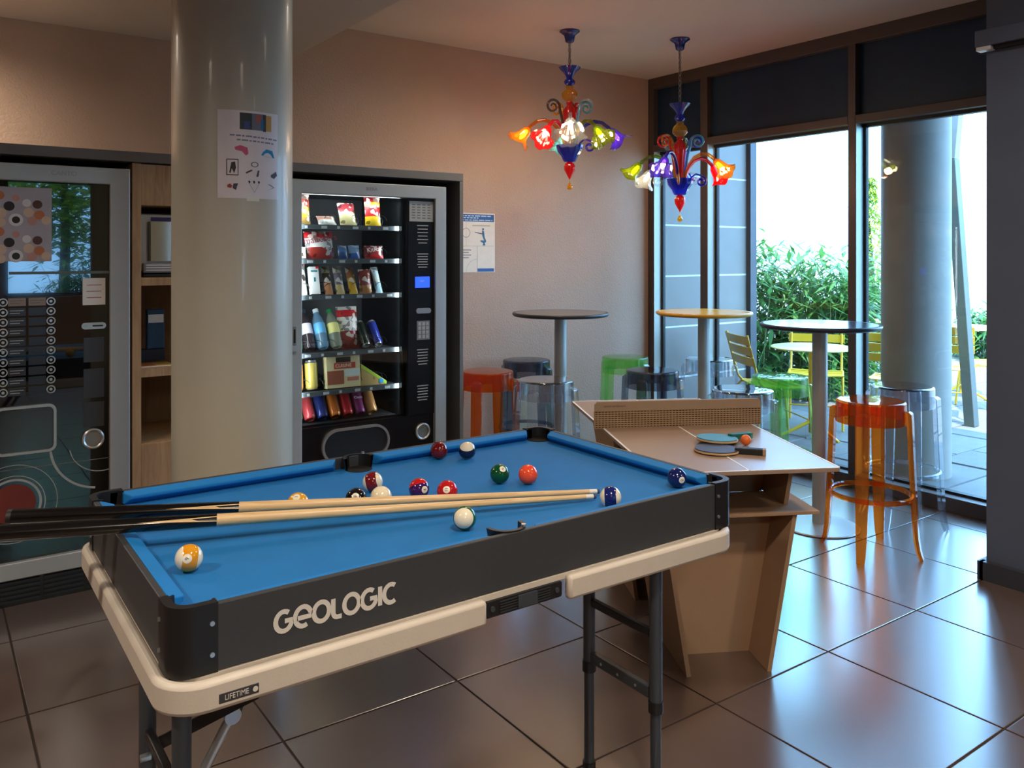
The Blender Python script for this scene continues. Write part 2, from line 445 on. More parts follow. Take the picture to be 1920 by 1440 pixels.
# local frame: half sizes
hx, hy, hxr = 0.77, 0.472, 0.742
def ftb(mb, name, m, **k): return mb.build(name, m, ft, **k)
top = MB(); top.prism(rrect(-hx + .012, hxr - .012, -hy + .016, hy - .016, 0.06, 8), 0.722, 0.7348)
ftb(top, 'table_top', whitet_m, smooth=40)
# skirt in two halves with a notch for the latch
def skirt(x0, x1, rl, rr):
    """U-shaped rim: outer path from (x0,-hy) around the closed end"""
    s = MB()
    if rl:   # left half: closed on the left
        r = 0.07
        path = [(x1, -hy + .004)] + [(-hx + r + r * math.cos(R(a)) , -hy + r + r * math.sin(R(a))) for a in range(270, 179, -10)] \
             + [(-hx + r + r * math.cos(R(a)), hy - r + r * math.sin(R(a))) for a in range(180, 89, -10)] + [(x1, hy - .004)]
    else:
        r = 0.07
        path = [(x0, -hy + .004)] + [(hxr - r + r * math.cos(R(a)), -hy + r + r * math.sin(R(a))) for a in range(270, 361, 10)] \
             + [(hxr - r + r * math.cos(R(a)), hy - r + r * math.sin(R(a))) for a in range(0, 91, 10)] + [(x0, hy - .004)]
    s.tube([(p[0], p[1], 0.7055) for p in path], 0, w=(0.012, 0.029), up=(0, 0, 1))
    return s
ftb(skirt(-hx, -0.10, True, False), 'rim', whitet_m, smooth=35, bevel=.009)
ftb(skirt(0.135, hx, False, True), 'rim', whitet_m, smooth=35, bevel=.009)
la = ftb(MB().prism(rrect(-0.092, 0.127, 0.683, 0.7215, .006, 3), -hy + 0.012, -hy + 0.03, 'y'), 'latch_plate', blackp_m, bevel=.002)
for x in (-0.075, 0.11): MB().cyl((x, -hy + 0.008, 0.703), 0.006, 0.005, 14, 'y').build('screw', steel_m, la)
for k in range(5): MB().box(-0.055, 0.09, -hy + 0.0095, -hy + 0.0125, 0.689 + k * 0.006, 0.6915 + k * 0.006).build('rib', mat('latch_rib', (44, 46, 50), .5), la)
MB().box(-0.005, 0.05, -hy + 0.007, -hy + 0.0125, 0.688, 0.717).build('catch', steel_m, la)
# legs: telescopic, two at each end
LEGS = [(-0.73, -0.405), (-0.73, -0.12), (0.47, -0.43), (0.47, -0.16)]
for (x, y) in LEGS:
    lg = ftb(MB().cyl((x, y, 0.31), 0.0175, 0.412, 20), 'leg', steel_m, smooth=40)
    MB().cyl((x, y, 0.285), 0.020, 0.03, 20).build('collar', blackp_m, lg, smooth=40)
    MB().cyl((x, y, 0.012), 0.0145, 0.275, 18).build('inner_tube', steel_m, lg, smooth=40)
    MB().cyl((x, y, 0.0), 0.019, 0.02, 18).build('rubber_foot', blackp_m, lg, smooth=40)
for x, ya, yb in ((-0.73, -.388, -.137), (0.47, -.413, -.177)):
    ftb(MB().box(x - .010, x + .010, ya, yb, 0.315, 0.345), 'crossbar', steel_m, bevel=.003)
    ftb(MB().box(x - .009, x + .009, ya, yb, 0.478, 0.500), 'brace', blackp_m, bevel=.003)
    for q in range(3): ftb(MB().cyl((x - .0115 if x > 0 else x + .0085, ya + .05 + q * 0.07, 0.33), 0.004, 0.003, 10, 'x'), 'rivet', chrome_m)
# folding struts with chrome lock rings
ftb(MB().tube([(-0.725, -0.262, 0.325), (-0.585, -0.262, 0.56)], 0.0105, 12), 'strut', chrome_m, smooth=40)
ftb(MB().tube([(-0.72, -0.14, 0.462), (-0.57, -0.345, 0.618)], 0, w=(.006, .012), up=(0, 0, 1)), 'hinge_arm', blackp_m)
ftb(MB().tube([(-0.59, -0.262, 0.55), (-0.55, -0.30, 0.72)], 0, w=(.006, .014), up=(1, 0, 0)), 'hinge_arm', blackp_m)
ftb(MB().cyl((-0.60, -0.288, 0.552), 0.017, 0.05, 18, 'y'), 'lock_ring', chrome_m, smooth=40)
ftb(MB().cyl((-0.562, -0.375, 0.632), 0.009, 0.02, 14, 'y'), 'bolt', chrome_m, smooth=40)
ftb(MB().cyl((-0.752, -0.16, 0.455), 0.008, 0.02, 12, 'x'), 'bolt', chrome_m, smooth=40)
ftb(MB().tube([(0.46, -0.17, 0.60), (0.33, -0.24, 0.72)], 0, w=(.007, .014), up=(0, 1, 0)), 'hinge_arm', blackp_m)
ringp = [(0.458 + .0, -0.168 + .026 * math.cos(a), 0.612 + .026 * math.sin(a)) for a in [i * PI / 10 for i in range(20)]]
ftb(MB().tube(ringp, 0.004, 8, closed=True), 'lock_ring', chrome_m, smooth=60)
ftb(MB().cyl((0.41, -0.205, 0.665), 0.009, 0.02, 14, 'y'), 'bolt', chrome_m, smooth=40)
bd = ftb(MB().box(-0.685, -0.612, -hy - 0.0125, -hy - 0.0082, 0.690, 0.708), 'badge', mat('badge_grey', (52, 52, 54), .5), bevel=.001)
text('lettering', 'LIFETIME', 0.014, (-0.653, -hy - 0.0128, 0.699), letter_m, bd, sx=0.82)
MB().cyl((-0.619, -hy - 0.0133, 0.699), 0.005, 0.001, 12, 'y').build('emblem', letter_m, bd)

pt = tag(empty('pool_table', (pcx, pcy, PZ0)), 'black pool table top with bright blue cloth', 'pool table')
def ptb(mb, name, m, **k):
    o = mb.build(name, m, pt, **k); return o
ax, ay = (PX1 - PX0) / 2, (PY1 - PY0) / 2
H1 = PZ1 - PZ0
t_ = 0.014
ptb(MB().box(-ax + .05, ax - .05, -ay, -ay + t_, 0.0006, H1), 'side_board', black_m, bevel=.002)
ptb(MB().box(-ax + .05, ax - .05, ay - t_, ay, 0.0006, H1), 'side_board', black_m, bevel=.002)
ptb(MB().box(-ax, -ax + t_, -ay + .05, ay - .05, 0.0006, H1), 'end_board', black_m, bevel=.002)
ptb(MB().box(ax - t_, ax, -ay + .05, ay - .05, 0.0006, H1), 'end_board', black_m, bevel=.002)
bz = FZ - PZ0
ptb(MB().box(-ax + t_, ax - t_, -ay + t_, ay - t_, bz - 0.03, bz), 'cloth_bed', felt_m)
cw_, ch_ = 0.032, H1            # cushion width beyond board
def cushion(L, name='cushion'):
    """along local x, length L, nose towards +y; ends mitred"""
    prof = [(0.0, 0.0), (0.012, 0.0), (0.033, 0.016), (0.033, 0.026), (0.0, 0.0345)]
    s = MB(); n = len(prof); vs_ = []
    for sg in (-1, 1):
        for (a, b) in prof: vs_.append((sg * (L / 2 - a * 0.7), a, b))
    fs = [tuple(range(n)), tuple(range(n, 2 * n))[::-1]] + [(i, n + i, n + (i + 1) % n, (i + 1) % n) for i in range(n)]
    return s.add(vs_, fs)
gap_c, gap_s = 0.075, 0.062
Lh = ax - t_ - gap_c + .014 - gap_s
for sx in (-1, 1):
    cxm = sx * (gap_s + Lh / 2)
    ptb(cushion(Lh), 'cushion', cush_m, bevel=.003, loc=(cxm, -ay + t_, bz + .0004))
    ptb(cushion(Lh), 'cushion', cush_m, bevel=.003, loc=(cxm, ay - t_, bz + .0004), rot=(0, 0, PI))
    Ls = 2 * (ay - t_ - gap_c + .014)
    ptb(cushion(Ls), 'cushion', cush_m, bevel=.003, loc=(sx * (ax - t_), 0, bz + .0004), rot=(0, 0, R(90) if sx > 0 else R(-90)))
# corner caps and screws
for sx in (-1, 1):
    for sy in (-1, 1):
        r = 0.045; L = 0.085; th = 0.017
        path = []
        path.append((ax - L + .003, ay + .003))
        for a in range(90, -1, -15): path.append((ax - r + .003 + r * math.cos(R(a)), ay - r + .003 + r * math.sin(R(a))))
        path.append((ax + .003, ay - L + .003))
        inner = []
        r2 = r - th
        inner.append((ax - L + .003, ay + .003 - th))
        for a in range(90, -1, -15): inner.append((ax - r + .003 + r2 * math.cos(R(a)), ay - r + .003 + r2 * math.sin(R(a))))
        inner.append((ax + .003 - th, ay - L + .003))
        poly = path + inner[::-1]
        poly = [(p[0] * sx, p[1] * sy) for p in poly]
        n = len(path); vs_ = [(p[0], p[1], 0.0006) for p in poly] + [(p[0], p[1], H1 + .004) for p in poly]
        N = len(poly); fs = []
        for i in range(N): fs.append((i, (i + 1) % N, N + (i + 1) % N, N + i))
        for i in range(n - 1):
            fs.append((i, N - 1 - i, N - 2 - i, i + 1)); fs.append((N + i, N + i + 1, 2 * N - 2 - i, 2 * N - 1 - i))
        cp = ptb(MB().add(vs_, fs), 'corner_cap', blackp_m, smooth=35)
        # pocket liner inside the corner
        pc = (sx * (ax - 0.045), sy * (ay - 0.045))
        a0 = {(1, 1): -60, (-1, 1): 60, (-1, -1): 120, (1, -1): -150}[(sx, sy)]
        a0 = math.degrees(math.atan2(sy, sx)) - 105
        ptb(MB().lathe([(0.043, bz + .001), (0.045, H1 + .002), (0.04, H1 + .002), (0.038, bz + .001)], 20, (pc[0], pc[1], 0), a0=R(a0), a1=R(a0 + 210), cap=False), 'pocket_liner', blackp_m, smooth=50)
        ptb(MB().cyl((pc[0], pc[1], bz + .0003), 0.042, 0.0012, 24), 'pocket_hole', mat('pocket_black', (6, 6, 7), .9))
        for z in (0.035, 0.092):
            MB().cyl((sx * (ax - L + .014), sy * (ay + .003) - (0 if sy > 0 else .003), z), 0.0045, 0.003, 12, 'y').build('screw', chrome_m, cp)
            MB().cyl((sx * (ax + .003) - (0 if sx > 0 else .003), sy * (ay - L + .014), z), 0.0045, 0.003, 12, 'x').build('screw', chrome_m, cp)
for sy in (-1, 1):
    pc = (0, sy * (ay - 0.050))
    a0 = 90 * sy - 95
    pk = ptb(MB().lathe([(0.043, bz + .001), (0.050, H1 + .004), (0.040, H1 + .004), (0.039, bz + .001)], 20, (pc[0], pc[1], 0), a0=R(a0), a1=R(a0 + 190), cap=False), 'pocket_liner', blackp_m, smooth=50)
    ptb(MB().cyl((pc[0], pc[1], bz + .0003), 0.042, 0.0012, 24), 'pocket_hole', MATS['pocket_black'])
    MB().cyl((0.030, sy * (ay - 0.016), H1 + .003), 0.0055, 0.006, 12).build('screw', chrome_m, pk)
# stroke lettering on the long side
def strokes(paths, wd, name, m, parent, loc, size, ext=.0012):
    s = MB()
    for p in paths:
        closed = len(p) > 2 and (Vector(p[0]) - Vector(p[-1])).length < 1e-4
        if closed: p = p[:-1]
        P = [Vector(q) * size for q in p]; k = len(P); L = []; Rr = []
        for i in range(k):
            a = P[i - 1] if (closed or i) else P[0]; b = P[(i + 1) % k] if (closed or i < k - 1) else P[-1]
            t = (b - a).normalized(); nn = Vector((-t.y, t.x)) * wd * size / 2
            L.append(P[i] + nn); Rr.append(P[i] - nn)
        vs_ = [(q.x, -ext, q.y) for q in L] + [(q.x, -ext, q.y) for q in Rr]
        fs = [(i, (i + 1) % k, k + (i + 1) % k, k + i) for i in range(k if closed else k - 1)]
        s.add(vs_, fs)
    return s.build(name, m, parent, loc=loc)
def arc(cx, cy_, r, a, b, n=18): return [(cx + r * math.cos(R(a + (b - a) * i / n)), cy_ + r * math.sin(R(a + (b - a) * i / n))) for i in range(n + 1)]
LET = {'G': ([arc(.45, .5, .4, 52, 360) + [(.5, .5)]], .95),
       'e': ([[(.14, .46), (.84, .46)] + arc(.45, .5, .4, 0, 300)[1:]], .93),
       'O': ([arc(.45, .5, .4, 0, 360, 28)], .95),
       'L': ([[(.1, .9)] + arc(.32, .32, .22, 180, 270, 6) + [(.55, .1)]], .62),
       'I': ([[(.1, .92), (.1, .08)]], .26),
       'C': ([arc(.45, .5, .4, 55, 305)], .8)}
xx = 0.0; paths = []
for chh in 'GeOLOGIC':
    pp, wd = LET[chh]
    paths += [[(q[0] + xx, q[1]) for q in p] for p in pp]; xx += wd + .02
lh = 0.047; sc = 0.262 / (xx * lh)
strokes([[(q[0] * sc, q[1]) for q in p] for p in paths], .2, 'lettering', letter_m, pt, (-0.572, -ay, 0.037), lh)

# ---------------------------------------------------------------- balls
def ballmat(name, col, stripe=False, col2=None):
    if name in MATS: return MATS[name]
    m = mat(name, col, 0.12, var=0.02, coat=0.3)
    t = m.node_tree; n = t.nodes; p = n['Principled BSDF']
    if stripe or col2:
        tc = n.new('ShaderNodeTexCoord'); sp = n.new('ShaderNodeSeparateXYZ'); t.links.new(tc.outputs['Object'], sp.inputs[0])
        ab = n.new('ShaderNodeMath'); ab.operation = 'ABSOLUTE'; t.links.new(sp.outputs['Z'], ab.inputs[0])
        lt = n.new('ShaderNodeMath'); lt.operation = 'GREATER_THAN'; lt.inputs[1].default_value = 0.0152 if stripe else 0.004
        t.links.new((ab if stripe else sp).outputs['Value' if stripe else 'Z'], lt.inputs[0])
        mx = n.new('ShaderNodeMix'); mx.data_type = 'RGBA'; mx.inputs['A'].default_value = rgb(*col)
        mx.inputs['B'].default_value = rgb(*(col2 or (238, 226, 200)))
        t.links.new(lt.outputs[0], mx.inputs['Factor']); t.links.new(mx.outputs['Result'], p.inputs['Base Color'])
    return m
spot_m = mat('ball_number_disc', (240, 232, 212), 0.15, var=0.01, coat=0.3)
ink_m = mat('black_ink', (20, 20, 22), 0.5, var=0.01)
RB = 0.0285
bmesh_cache = {}
def ball(x, y, label, m, axis, spot=None, num=None):
    """axis: direction of the stripe pole (ball local +z); spot: direction of the number disc"""
    mb = MB().sphere((0, 0, 0), RB, 36, 20)
    o = mb.build('pool_ball', m, smooth=180, loc=(x, y, FZ + RB + 0.0003))
    tag(o, label, 'pool ball', 'balls on the pool table')
    z = Vector(axis).normalized(); q = z.to_track_quat('Z', 'Y'); o.rotation_euler = q.to_euler()
    if spot is not None:
        s = Vector(spot).normalized(); qi = q.inverted() @ s.to_track_quat('Z', 'Y')
        cap = MB(); rr = 0.0095; prof = []
        for k in range(5):
            a = math.asin(rr / RB) * (4 - k) / 4
            prof.append((max(1e-6, (RB + .0003) * math.sin(a)), (RB + .0003) * math.cos(a)))
        cap.lathe(prof, 20, cap=False)
        c = cap.build('number_disc', spot_m, o, smooth=180, rot=qi.to_euler())
        if num:
            tx = text('numeral', num, 0.0115, (0, 0, RB + 0.0004), ink_m, c, rot=(0, 0, R(90)), ext=0.0001)
    return o
V = Vector((-.579, -.815, .3)); VL = Vector((-.815, .579, 0)); VR = -VL; UP = Vector((0, 0, 1))
k_ = .9885
cream = (236, 222, 192)
ball(.463, 1.841, 'yellow striped ball against the left cushion', ballmat('ball_yellow_stripe', (224, 150, 30), True), VL + V * .5, V + VR * .25, '9')
ball(.795, 2.078, 'plain yellow ball mostly hidden behind the cues', ballmat('ball_yellow', (222, 160, 50)), UP, V + UP, '1')
ball(1.045, 2.155, 'maroon and white striped ball nearest the black ball', ballmat('ball_maroon_stripe', (112, 20, 28), True), VR + UP * .25, VL * .9 + V * .4)
ball(.936, 2.03, 'black ball beside the plain white ball', ballmat('ball_black', (18, 18, 22)), UP, V * .8 - VL * .1 + UP * .2, '8')
ball(.998, 2.008, 'plain cream cue ball behind the cues', ballmat('ball_cream', cream), UP)
ball(1.119, 2.018, 'red ball with a purple lower half', ballmat('ball_red_purple', (62, 24, 92), False, (196, 30, 34)), UP * .8 - V * .45 + VL * .2, V + VR * .85 - UP * .15, '4')
ball(1.172, 1.955, 'red ball whose number faces the viewer', ballmat('ball_red', (190, 28, 32)), UP, V + UP * .1, '11')
ball(1.391, 2.374, 'dark maroon ball near the far cushion', ballmat('ball_maroon', (104, 14, 20)), UP)
ball(1.467, 2.320, 'cream topped navy striped ball near the far cushion', ballmat('ball_navy_stripe', (20, 26, 66), True), UP + V * .55)
ball(1.389, 2.017, 'solid dark green ball in the open', ballmat('ball_green', (8, 78, 42)), UP, V + VR * .5 + UP * .75, '6')
ball(1.453, 1.963, 'solid orange red ball beside the green one', ballmat('ball_orange', (240, 82, 50)), UP)
ball(1.085, 1.727, 'green striped ball showing its cream end in front of cues', ballmat('ball_green_stripe', (8, 92, 52), True), V + VL * .12)
ball(1.497, 1.652, 'navy striped ball at the cue tips', ballmat('ball_blue_stripe', (22, 34, 104), True), VR + V * .15)
ball(1.784, 1.684, 'solid navy ball by the right end pocket', ballmat('ball_blue', (20, 34, 96)), UP, V + VR * .35 - UP * .3, '2')

# ---------------------------------------------------------------- cues
cuewood_m = woodmat('ash_wood', (232, 200, 152), (206, 168, 118), 0.35, (30, 30, 1.2))
cueblk_m = mat('cue_black_lacquer', (10, 10, 11), 0.2, var=0.04, coat=0.4)
def cue(tip, rail, label, blk):
    a = Vector(tip); b = Vector(rail); d = (b - a).normalized(); L = 1.47
    root = tag(empty('pool_cue', tuple(a)), label, 'pool cue', 'pool cues')
    q = d.to_track_quat('Z', 'Y'); root.rotation_mode = 'QUATERNION'; root.rotation_quaternion = q
    def rad(t): return 0.0064 + 0.0105 * t / L + 0.003 * max(0.0, t - 0.8)
    def seg(n, a0, a1, m, over=0.0, parent=root):
        return MB().lathe([(rad(a0) + over, a0), (rad(a1) + over, a1)], 20).build(n, m, parent, smooth=50)
    seg('tip', 0, 0.008, mat('chalk_tip', (60, 78, 110), .8)); seg('ferrule', 0.008, 0.03, mat('ferrule_white', (235, 228, 215), .4))
    seg('shaft', 0.03, blk, cuewood_m)
    seg('butt', blk, L - .01, cueblk_m, .0004); seg('bumper', L - .01, L, blackp_m)
    for k in range(4):        # light splice points running into the butt
        a_ = k * PI / 2 + .5
        s = MB(); n = 8; vs_ = []
        for i in range(n + 1):
            z = blk + 0.17 * i / n; ww = 0.42 * (1 - i / n)
            for e in (-1, 1): vs_.append(((rad(z) + .0009) * math.cos(a_ + e * ww), (rad(z) + .0009) * math.sin(a_ + e * ww), z))
        s.add(vs_, [(2 * i, 2 * i + 1, 2 * i + 3, 2 * i + 2) for i in range(n)]).build('splice_point', cuewood_m, root)
    return root
cue((1.545, 1.752, 0.838), (0.36, 2.172, 0.8835), 'pool cue farther from the viewer, resting on the left rail', .96)
cue((1.505, 1.722, 0.838), (0.355, 2.050, 0.886), 'pool cue nearer the viewer, resting on the left rail', .98)
# ================================================================ BAR TABLES
pole_m = mat('brushed_aluminium', (176, 178, 174), 0.42, metal=0.35, var=0.05, scale=6, stretch=(1, 1, .05))
def bar_table(x, y, topm, edgem, label):
    t = tag(empty('bar_table', (x, y, 0)), label, 'bar table', 'tall round bar tables')
    tp = MB().lathe([(0.0001, 1.094), (0.300, 1.094), (0.313, 1.098), (0.3195, 1.107), (0.3195, 1.115), (0.316, 1.119)], 72).build('table_top', edgem, t, smooth=50)
    MB().lathe([(0.3165, 1.1189), (0.0001, 1.1208)][::-1], 72, cap=False).build('top_surface', topm, tp)
    MB().cyl((0, 0, 0.02), 0.0405, 1.07, 32).build('pole', pole_m, t, smooth=40)
    MB().cyl((0, 0, 1.088), 0.11, 0.006, 32).build('mounting_plate', pole_m, t, smooth=40)
    MB().lathe([(0.0001, 0.0), (0.205, 0.0), (0.21, 0.004), (0.205, 0.009), (0.08, 0.017), (0.05, 0.022), (0.0001, 0.022)], 64).build('base', pole_m, t, smooth=40)
    return t
bar_table(3.448, 4.297, mat('grey_brown_top', (112, 104, 96), 0.35, var=.05), mat('dark_edge', (52, 52, 54), .4), 'tall bar table with dark grey round top by the back wall')
bar_table(4.285, 3.80, mat('yellow_top', (232, 176, 56), 0.22, var=.03), mat('yellow_edge', (222, 160, 40), .35), 'tall bar table with yellow round top')
bar_table(4.044, 2.752, mat('navy_top', (52, 60, 84), 0.16, var=.04), mat('navy_edge', (36, 42, 58), .35), 'tall bar table with dark navy round top nearest the window')

# ================================================================ CLEAR PLASTIC STOOLS
stool_mats = {
    'orange': clear('orange_plastic', (1.0, 0.42, 0.11, 1), 0.03, 1.5, body=.14, trans=.6),
    'clear': clear('clear_plastic', (0.93, 0.955, 0.99, 1), 0.02, 1.6, body=.03, gain=2.2),
    'green': clear('green_plastic', (0.70, 0.93, 0.58, 1), 0.03, 1.5, body=.08, trans=.6),
    'grey': clear('smoke_plastic', (0.50, 0.52, 0.58, 1), 0.03, 1.5, body=.05)}
def make_stool(kind):
    m = stool_mats[kind]
    t = empty('bar_stool')
    HS = 0.765
    st = MB().lathe([(0.006, HS), (0.150, HS + .002), (0.160, HS + .001), (0.166, HS - .006), (0.166, HS - .0075), (0.006, HS - .0075), (0.006, HS)], 48, cap=False).build('seat', m, t, smooth=60)
    MB().lathe([(0.166, HS - .0085), (0.168, HS - .11), (0.1625, HS - .11), (0.1605, HS - .0085), (0.166, HS - .0085)], 48, cap=False).build('apron', m, t, smooth=60)
    path = [(0.172, .725), (0.181, .712), (0.184, .66), (0.190, .50), (0.199, .31), (0.205, .20), (0.212, .10), (0.222, .04), (0.236, .0)]
    for k in range(4):
        a = k * PI / 2
        P = [(r * math.cos(a), r * math.sin(a), z) for r, z in path]
        wd = [(.020, .004)] + [(.034, .0125)] * 2 + [(.033, .0125), (.030, .0125), (.028, .012), (.025, .0115), (.022, .0105), (.019, .009)]
        MB().tube(P, 0, w=wd, up=(math.cos(a), math.sin(a), 0)).build('leg', m, t, smooth=30, bevel=.004)
    rp = [(0.190 * math.cos(i * PI / 24), 0.190 * math.sin(i * PI / 24), .30) for i in range(48)]
    MB().lathe([(0.183, .284), (0.197, .284), (0.199, .302), (0.190, .308), (0.183, .302), (0.183, .284)], 48, cap=False).build('foot_ring', m, t, smooth=40)
    return t
stools = [('orange', 3.915, 2.372, 20, 'orange clear plastic bar stool in front, nearest the window'),
          ('clear', 4.49, 2.53, 8, 'colourless clear plastic bar stool behind the front orange stool'),
          ('green', 4.252, 3.17, 30, 'green clear plastic bar stool beside the navy table'),
          ('clear', 3.665, 2.975, 15, 'colourless clear plastic bar stool behind the table tennis net end'),
          ('clear', 4.55, 3.985, 40, 'colourless clear plastic bar stool by the window behind yellow table'),
          ('grey', 3.80, 3.80, 25, 'smoke grey plastic bar stool between green stool and yellow table'),
          ('green', 4.138, 4.412, 10, 'green clear plastic bar stool in the back corner'),
          ('clear', 2.998, 3.876, 30, 'colourless clear plastic bar stool before the dark grey table'),
          ('grey', 3.455, 4.685, 20, 'smoke grey plastic bar stool against the back wall'),
          ('orange', 2.917, 4.373, 35, 'orange clear plastic bar stool beside the vending machine')]
first = {}
for kind, x, y, rz, lab in stools:
    if kind not in first: o = first[kind] = make_stool(kind)
    else: o = copy_tree(first[kind])
    o.location = (x, y, 0); o.rotation_euler = (0, 0, R(rz))
    tag(o, lab, 'bar stool', 'clear plastic bar stools')

# ================================================================ CARDBOARD TABLE TENNIS TABLE
card_m = mat('cardboard', (168, 134, 104), 0.85, var=0.06, scale=10, bump=0.05, bscale=120)
cardtop_m = mat('cardboard_top', (160, 134, 114), 0.33, var=0.05, scale=6, bump=0.02, bscale=80)
white_line_m = mat('white_line', (236, 234, 230), 0.5)
PA = (2.57, 1.664); ang = R(62.0); TL, TW, TZ = 1.39, 0.66, 0.77
pp = tag(empty('tennis_table', (PA[0], PA[1], 0), ang), 'brown cardboard table tennis table behind the pool table', 'table')
# local: x along the length, y across (0 = window side)
def ppb(mb, name, m, **k): return mb.build(name, m, pp, **k)
tt = ppb(MB().prism(rrect(0, TL, 0, TW, .015, 4), TZ - .014, TZ), 'table_top', cardtop_m, bevel=.002)
MB().box(0.0, TL, TW / 2 - .003, TW / 2 + .003, TZ + .0001, TZ + .0007).build('centre_line', white_line_m, tt)
for y in (0.0, TW - .008): MB().box(0.01, TL - .01, y, y + .008, TZ + .0001, TZ + .0007).build('side_line', white_line_m, tt)
for x in (0.0, TL - .008): MB().box(x, x + .008, 0.01, TW - .01, TZ + .0001, TZ + .0007).build('end_line', white_line_m, tt)
for side in (0, 1):
    def X(u): return u if side == 0 else TL - u
    def slab_(p0, p1, p2, p3, th):
        """panel through four points (two bottom, two top), thickness th"""
        a, b, c, d = [Vector(q) for q in (p0, p1, p2, p3)]
        n = (b - a).cross(d - a).normalized() * th / 2
        vs_ = [a - n, b - n, c - n, d - n, a + n, b + n, c + n, d + n]
        return MB().add([tuple(v) for v in vs_], [(3,2,1,0),(4,5,6,7),(0,1,5,4),(1,2,6,5),(2,3,7,6),(3,0,4,7)])
    zt = TZ - .015
    zs = 0.57
    # two splayed wings below and above the shelf
    for (yb, yt) in ((.185, .055), (.485, .605)):
        ym = yb + (yt - yb) * zs / zt
        ppb(slab_((X(.165), yb, 0), (X(.56), yb, 0), (X(.60), ym, zs - .006), (X(.165), ym, zs - .006), .016), 'wing_panel', card_m)
        ppb(slab_((X(.24), ym, zs + .006), (X(.60), ym, zs + .006), (X(.62), yt, zt), (X(.24), yt, zt), .016), 'wing_panel', card_m)
    ppb(slab_((X(.335), .19, 0), (X(.335), .48, 0), (X(.335), .575, zs - .006), (X(.335), .09, zs - .006), .014), 'cross_panel', card_m)
    ppb(slab_((X(.43), .10, zs + .006), (X(.43), .56, zs + .006), (X(.43), .59, zt), (X(.43), .07, zt), .014), 'cross_panel', card_m)
    a, b = sorted((X(.15), X(.42)))
    ppb(MB().box(a, b, 0.0, TW, zs - .006, zs + .006), 'shelf', card_m, bevel=.002)
# net board across the middle: woven openings
nt = tag(empty('tennis_net', (PA[0], PA[1], 0), ang), 'beige cardboard net board standing across the table', 'net')
NX = 0.735
nb = MB(); y0n, y1n, z0n, z1n = -0.035, TW + 0.035, TZ + .001, TZ + .112
nb.prism([(y0n, z0n + .072), (y1n, z0n + .072), (y1n, z1n - .012), (y1n - .012, z1n), (y0n + .012, z1n), (y0n, z1n - .012)], NX - .006, NX + .006, 'x')
nb.build('top_band', mat('net_card', (158, 132, 108), .8), nt)
lat = MB(); ny, nz = 52, 8
for j in range(nz + 1):
    z = z0n + j * .072 / nz; lat.box(NX - .005, NX + .003, y0n, y1n, z - .0024 if j else z, z + .0024)
for i in range(ny + 1):
    y = y0n + i * (y1n - y0n) / ny; lat.box(NX - .003, NX + .005, y - .0026, y + .0026, z0n, z0n + .072)
lt_ = lat.build('lattice', mat('net_lattice', (164, 134, 104), .8), nt); lt_['kind'] = 'stuff'
MB().box(NX - .0005, NX + .0005, y0n + .002, y1n - .002, z0n, z0n + .072).build('backing', mat('net_backing', (74, 56, 44), .9), nt)
text('lettering', 'sport cardboard', .014, (NX - .0063, y1n - .085, z1n - .018), mat('net_print', (112, 90, 72), .8), nt, rot=(R(90), 0, R(-90)))
# bats and ball
def bat(loc, rz, label, rub, handle_m, stripe_m, tilt=0.0):
    t = tag(empty('table_tennis_bat', loc, rz), label, 'bat', 'table tennis bats'); t.rotation_euler = (0, tilt, rz)
    out = []
    for i in range(40):
        a = 2 * PI * i / 40; out.append((0.082 * math.cos(a) - .0 , 0.076 * math.sin(a)))
    MB().prism(out, .004, .010).build('blade', mat('plywood', (214, 178, 130), .5), t, smooth=40)
    MB().prism([(p[0] * .97, p[1] * .97) for p in out], .010, .0135).build('rubber_face', rub, t, smooth=40)
    MB().prism([(p[0] * .97, p[1] * .97) for p in out], .0005, .004).build('rubber_face', blackp_m, t, smooth=40)
    h = MB().prism(rrect(.066, .175, -.0145, .0145, .006, 3), -.0 , .022).build('handle', handle_m, t, bevel=.003)
    MB().box(.164, .1755, -.0148, .0148, .0, .0222).build('end_band', stripe_m, h)
    return t
tealr = mat('teal_rubber', (60, 138, 158), .55, var=.04); navyr = mat('dark_slate_rubber', (52, 56, 78), .55, var=.04)
bat((2.398, 2.066, TZ + .0008), R(-53), 'dark slate bat with black handle on the cardboard table', navyr, mat('black_grip', (24, 24, 26), .6), mat('bat_wood_end', (170, 140, 104), .6))
bat((2.506, 2.157, TZ + .0115), R(-6), 'teal bat with green handle lying on the dark bat', tealr, mat('green_grip', (24, 98, 92), .6), mat('bat_green_end', (70, 140, 128), .6), R(2.6))
tag(MB().sphere((0, 0, 0), .02, 28, 16).build('tennis_ball', mat('orange_celluloid', (238, 112, 44), .4, var=.02), smooth=180, loc=(2.572, 2.072, TZ + .0208)), 'small orange table tennis ball beside the bats', 'ball')
# ================================================================ GLASS CHANDELIERS
def cglass(name, c, body=.15): return clear(name, c + (1,), 0.02, 1.5, body=body, trans=.7, gain=1.2)
gl = {'blue': cglass('blue_glass', (0.05, 0.10, 0.75), .35), 'amber': cglass('amber_glass', (1.0, 0.62, 0.07)), 'red': cglass('red_glass', (0.92, 0.04, 0.05), .35),
      'orange': cglass('orange_glass', (1.0, 0.48, 0.08)), 'green': cglass('green_glass', (0.42, 0.52, 0.04)), 'purple': cglass('violet_glass', (0.22, 0.13, 0.72)),
      'clear': cglass('clear_glass', (0.90, 0.95, 0.95), .06), 'teal': cglass('teal_glass', (0.25, 0.62, 0.68), .3), 'smoke': cglass('smoke_glass', (0.30, 0.22, 0.20), .25)}
enamel_m = mat('blue_enamel', (28, 38, 120), .25, coat=.4)
chain_m = mat('nickel_chain', (150, 146, 138), .35, metal=.9)
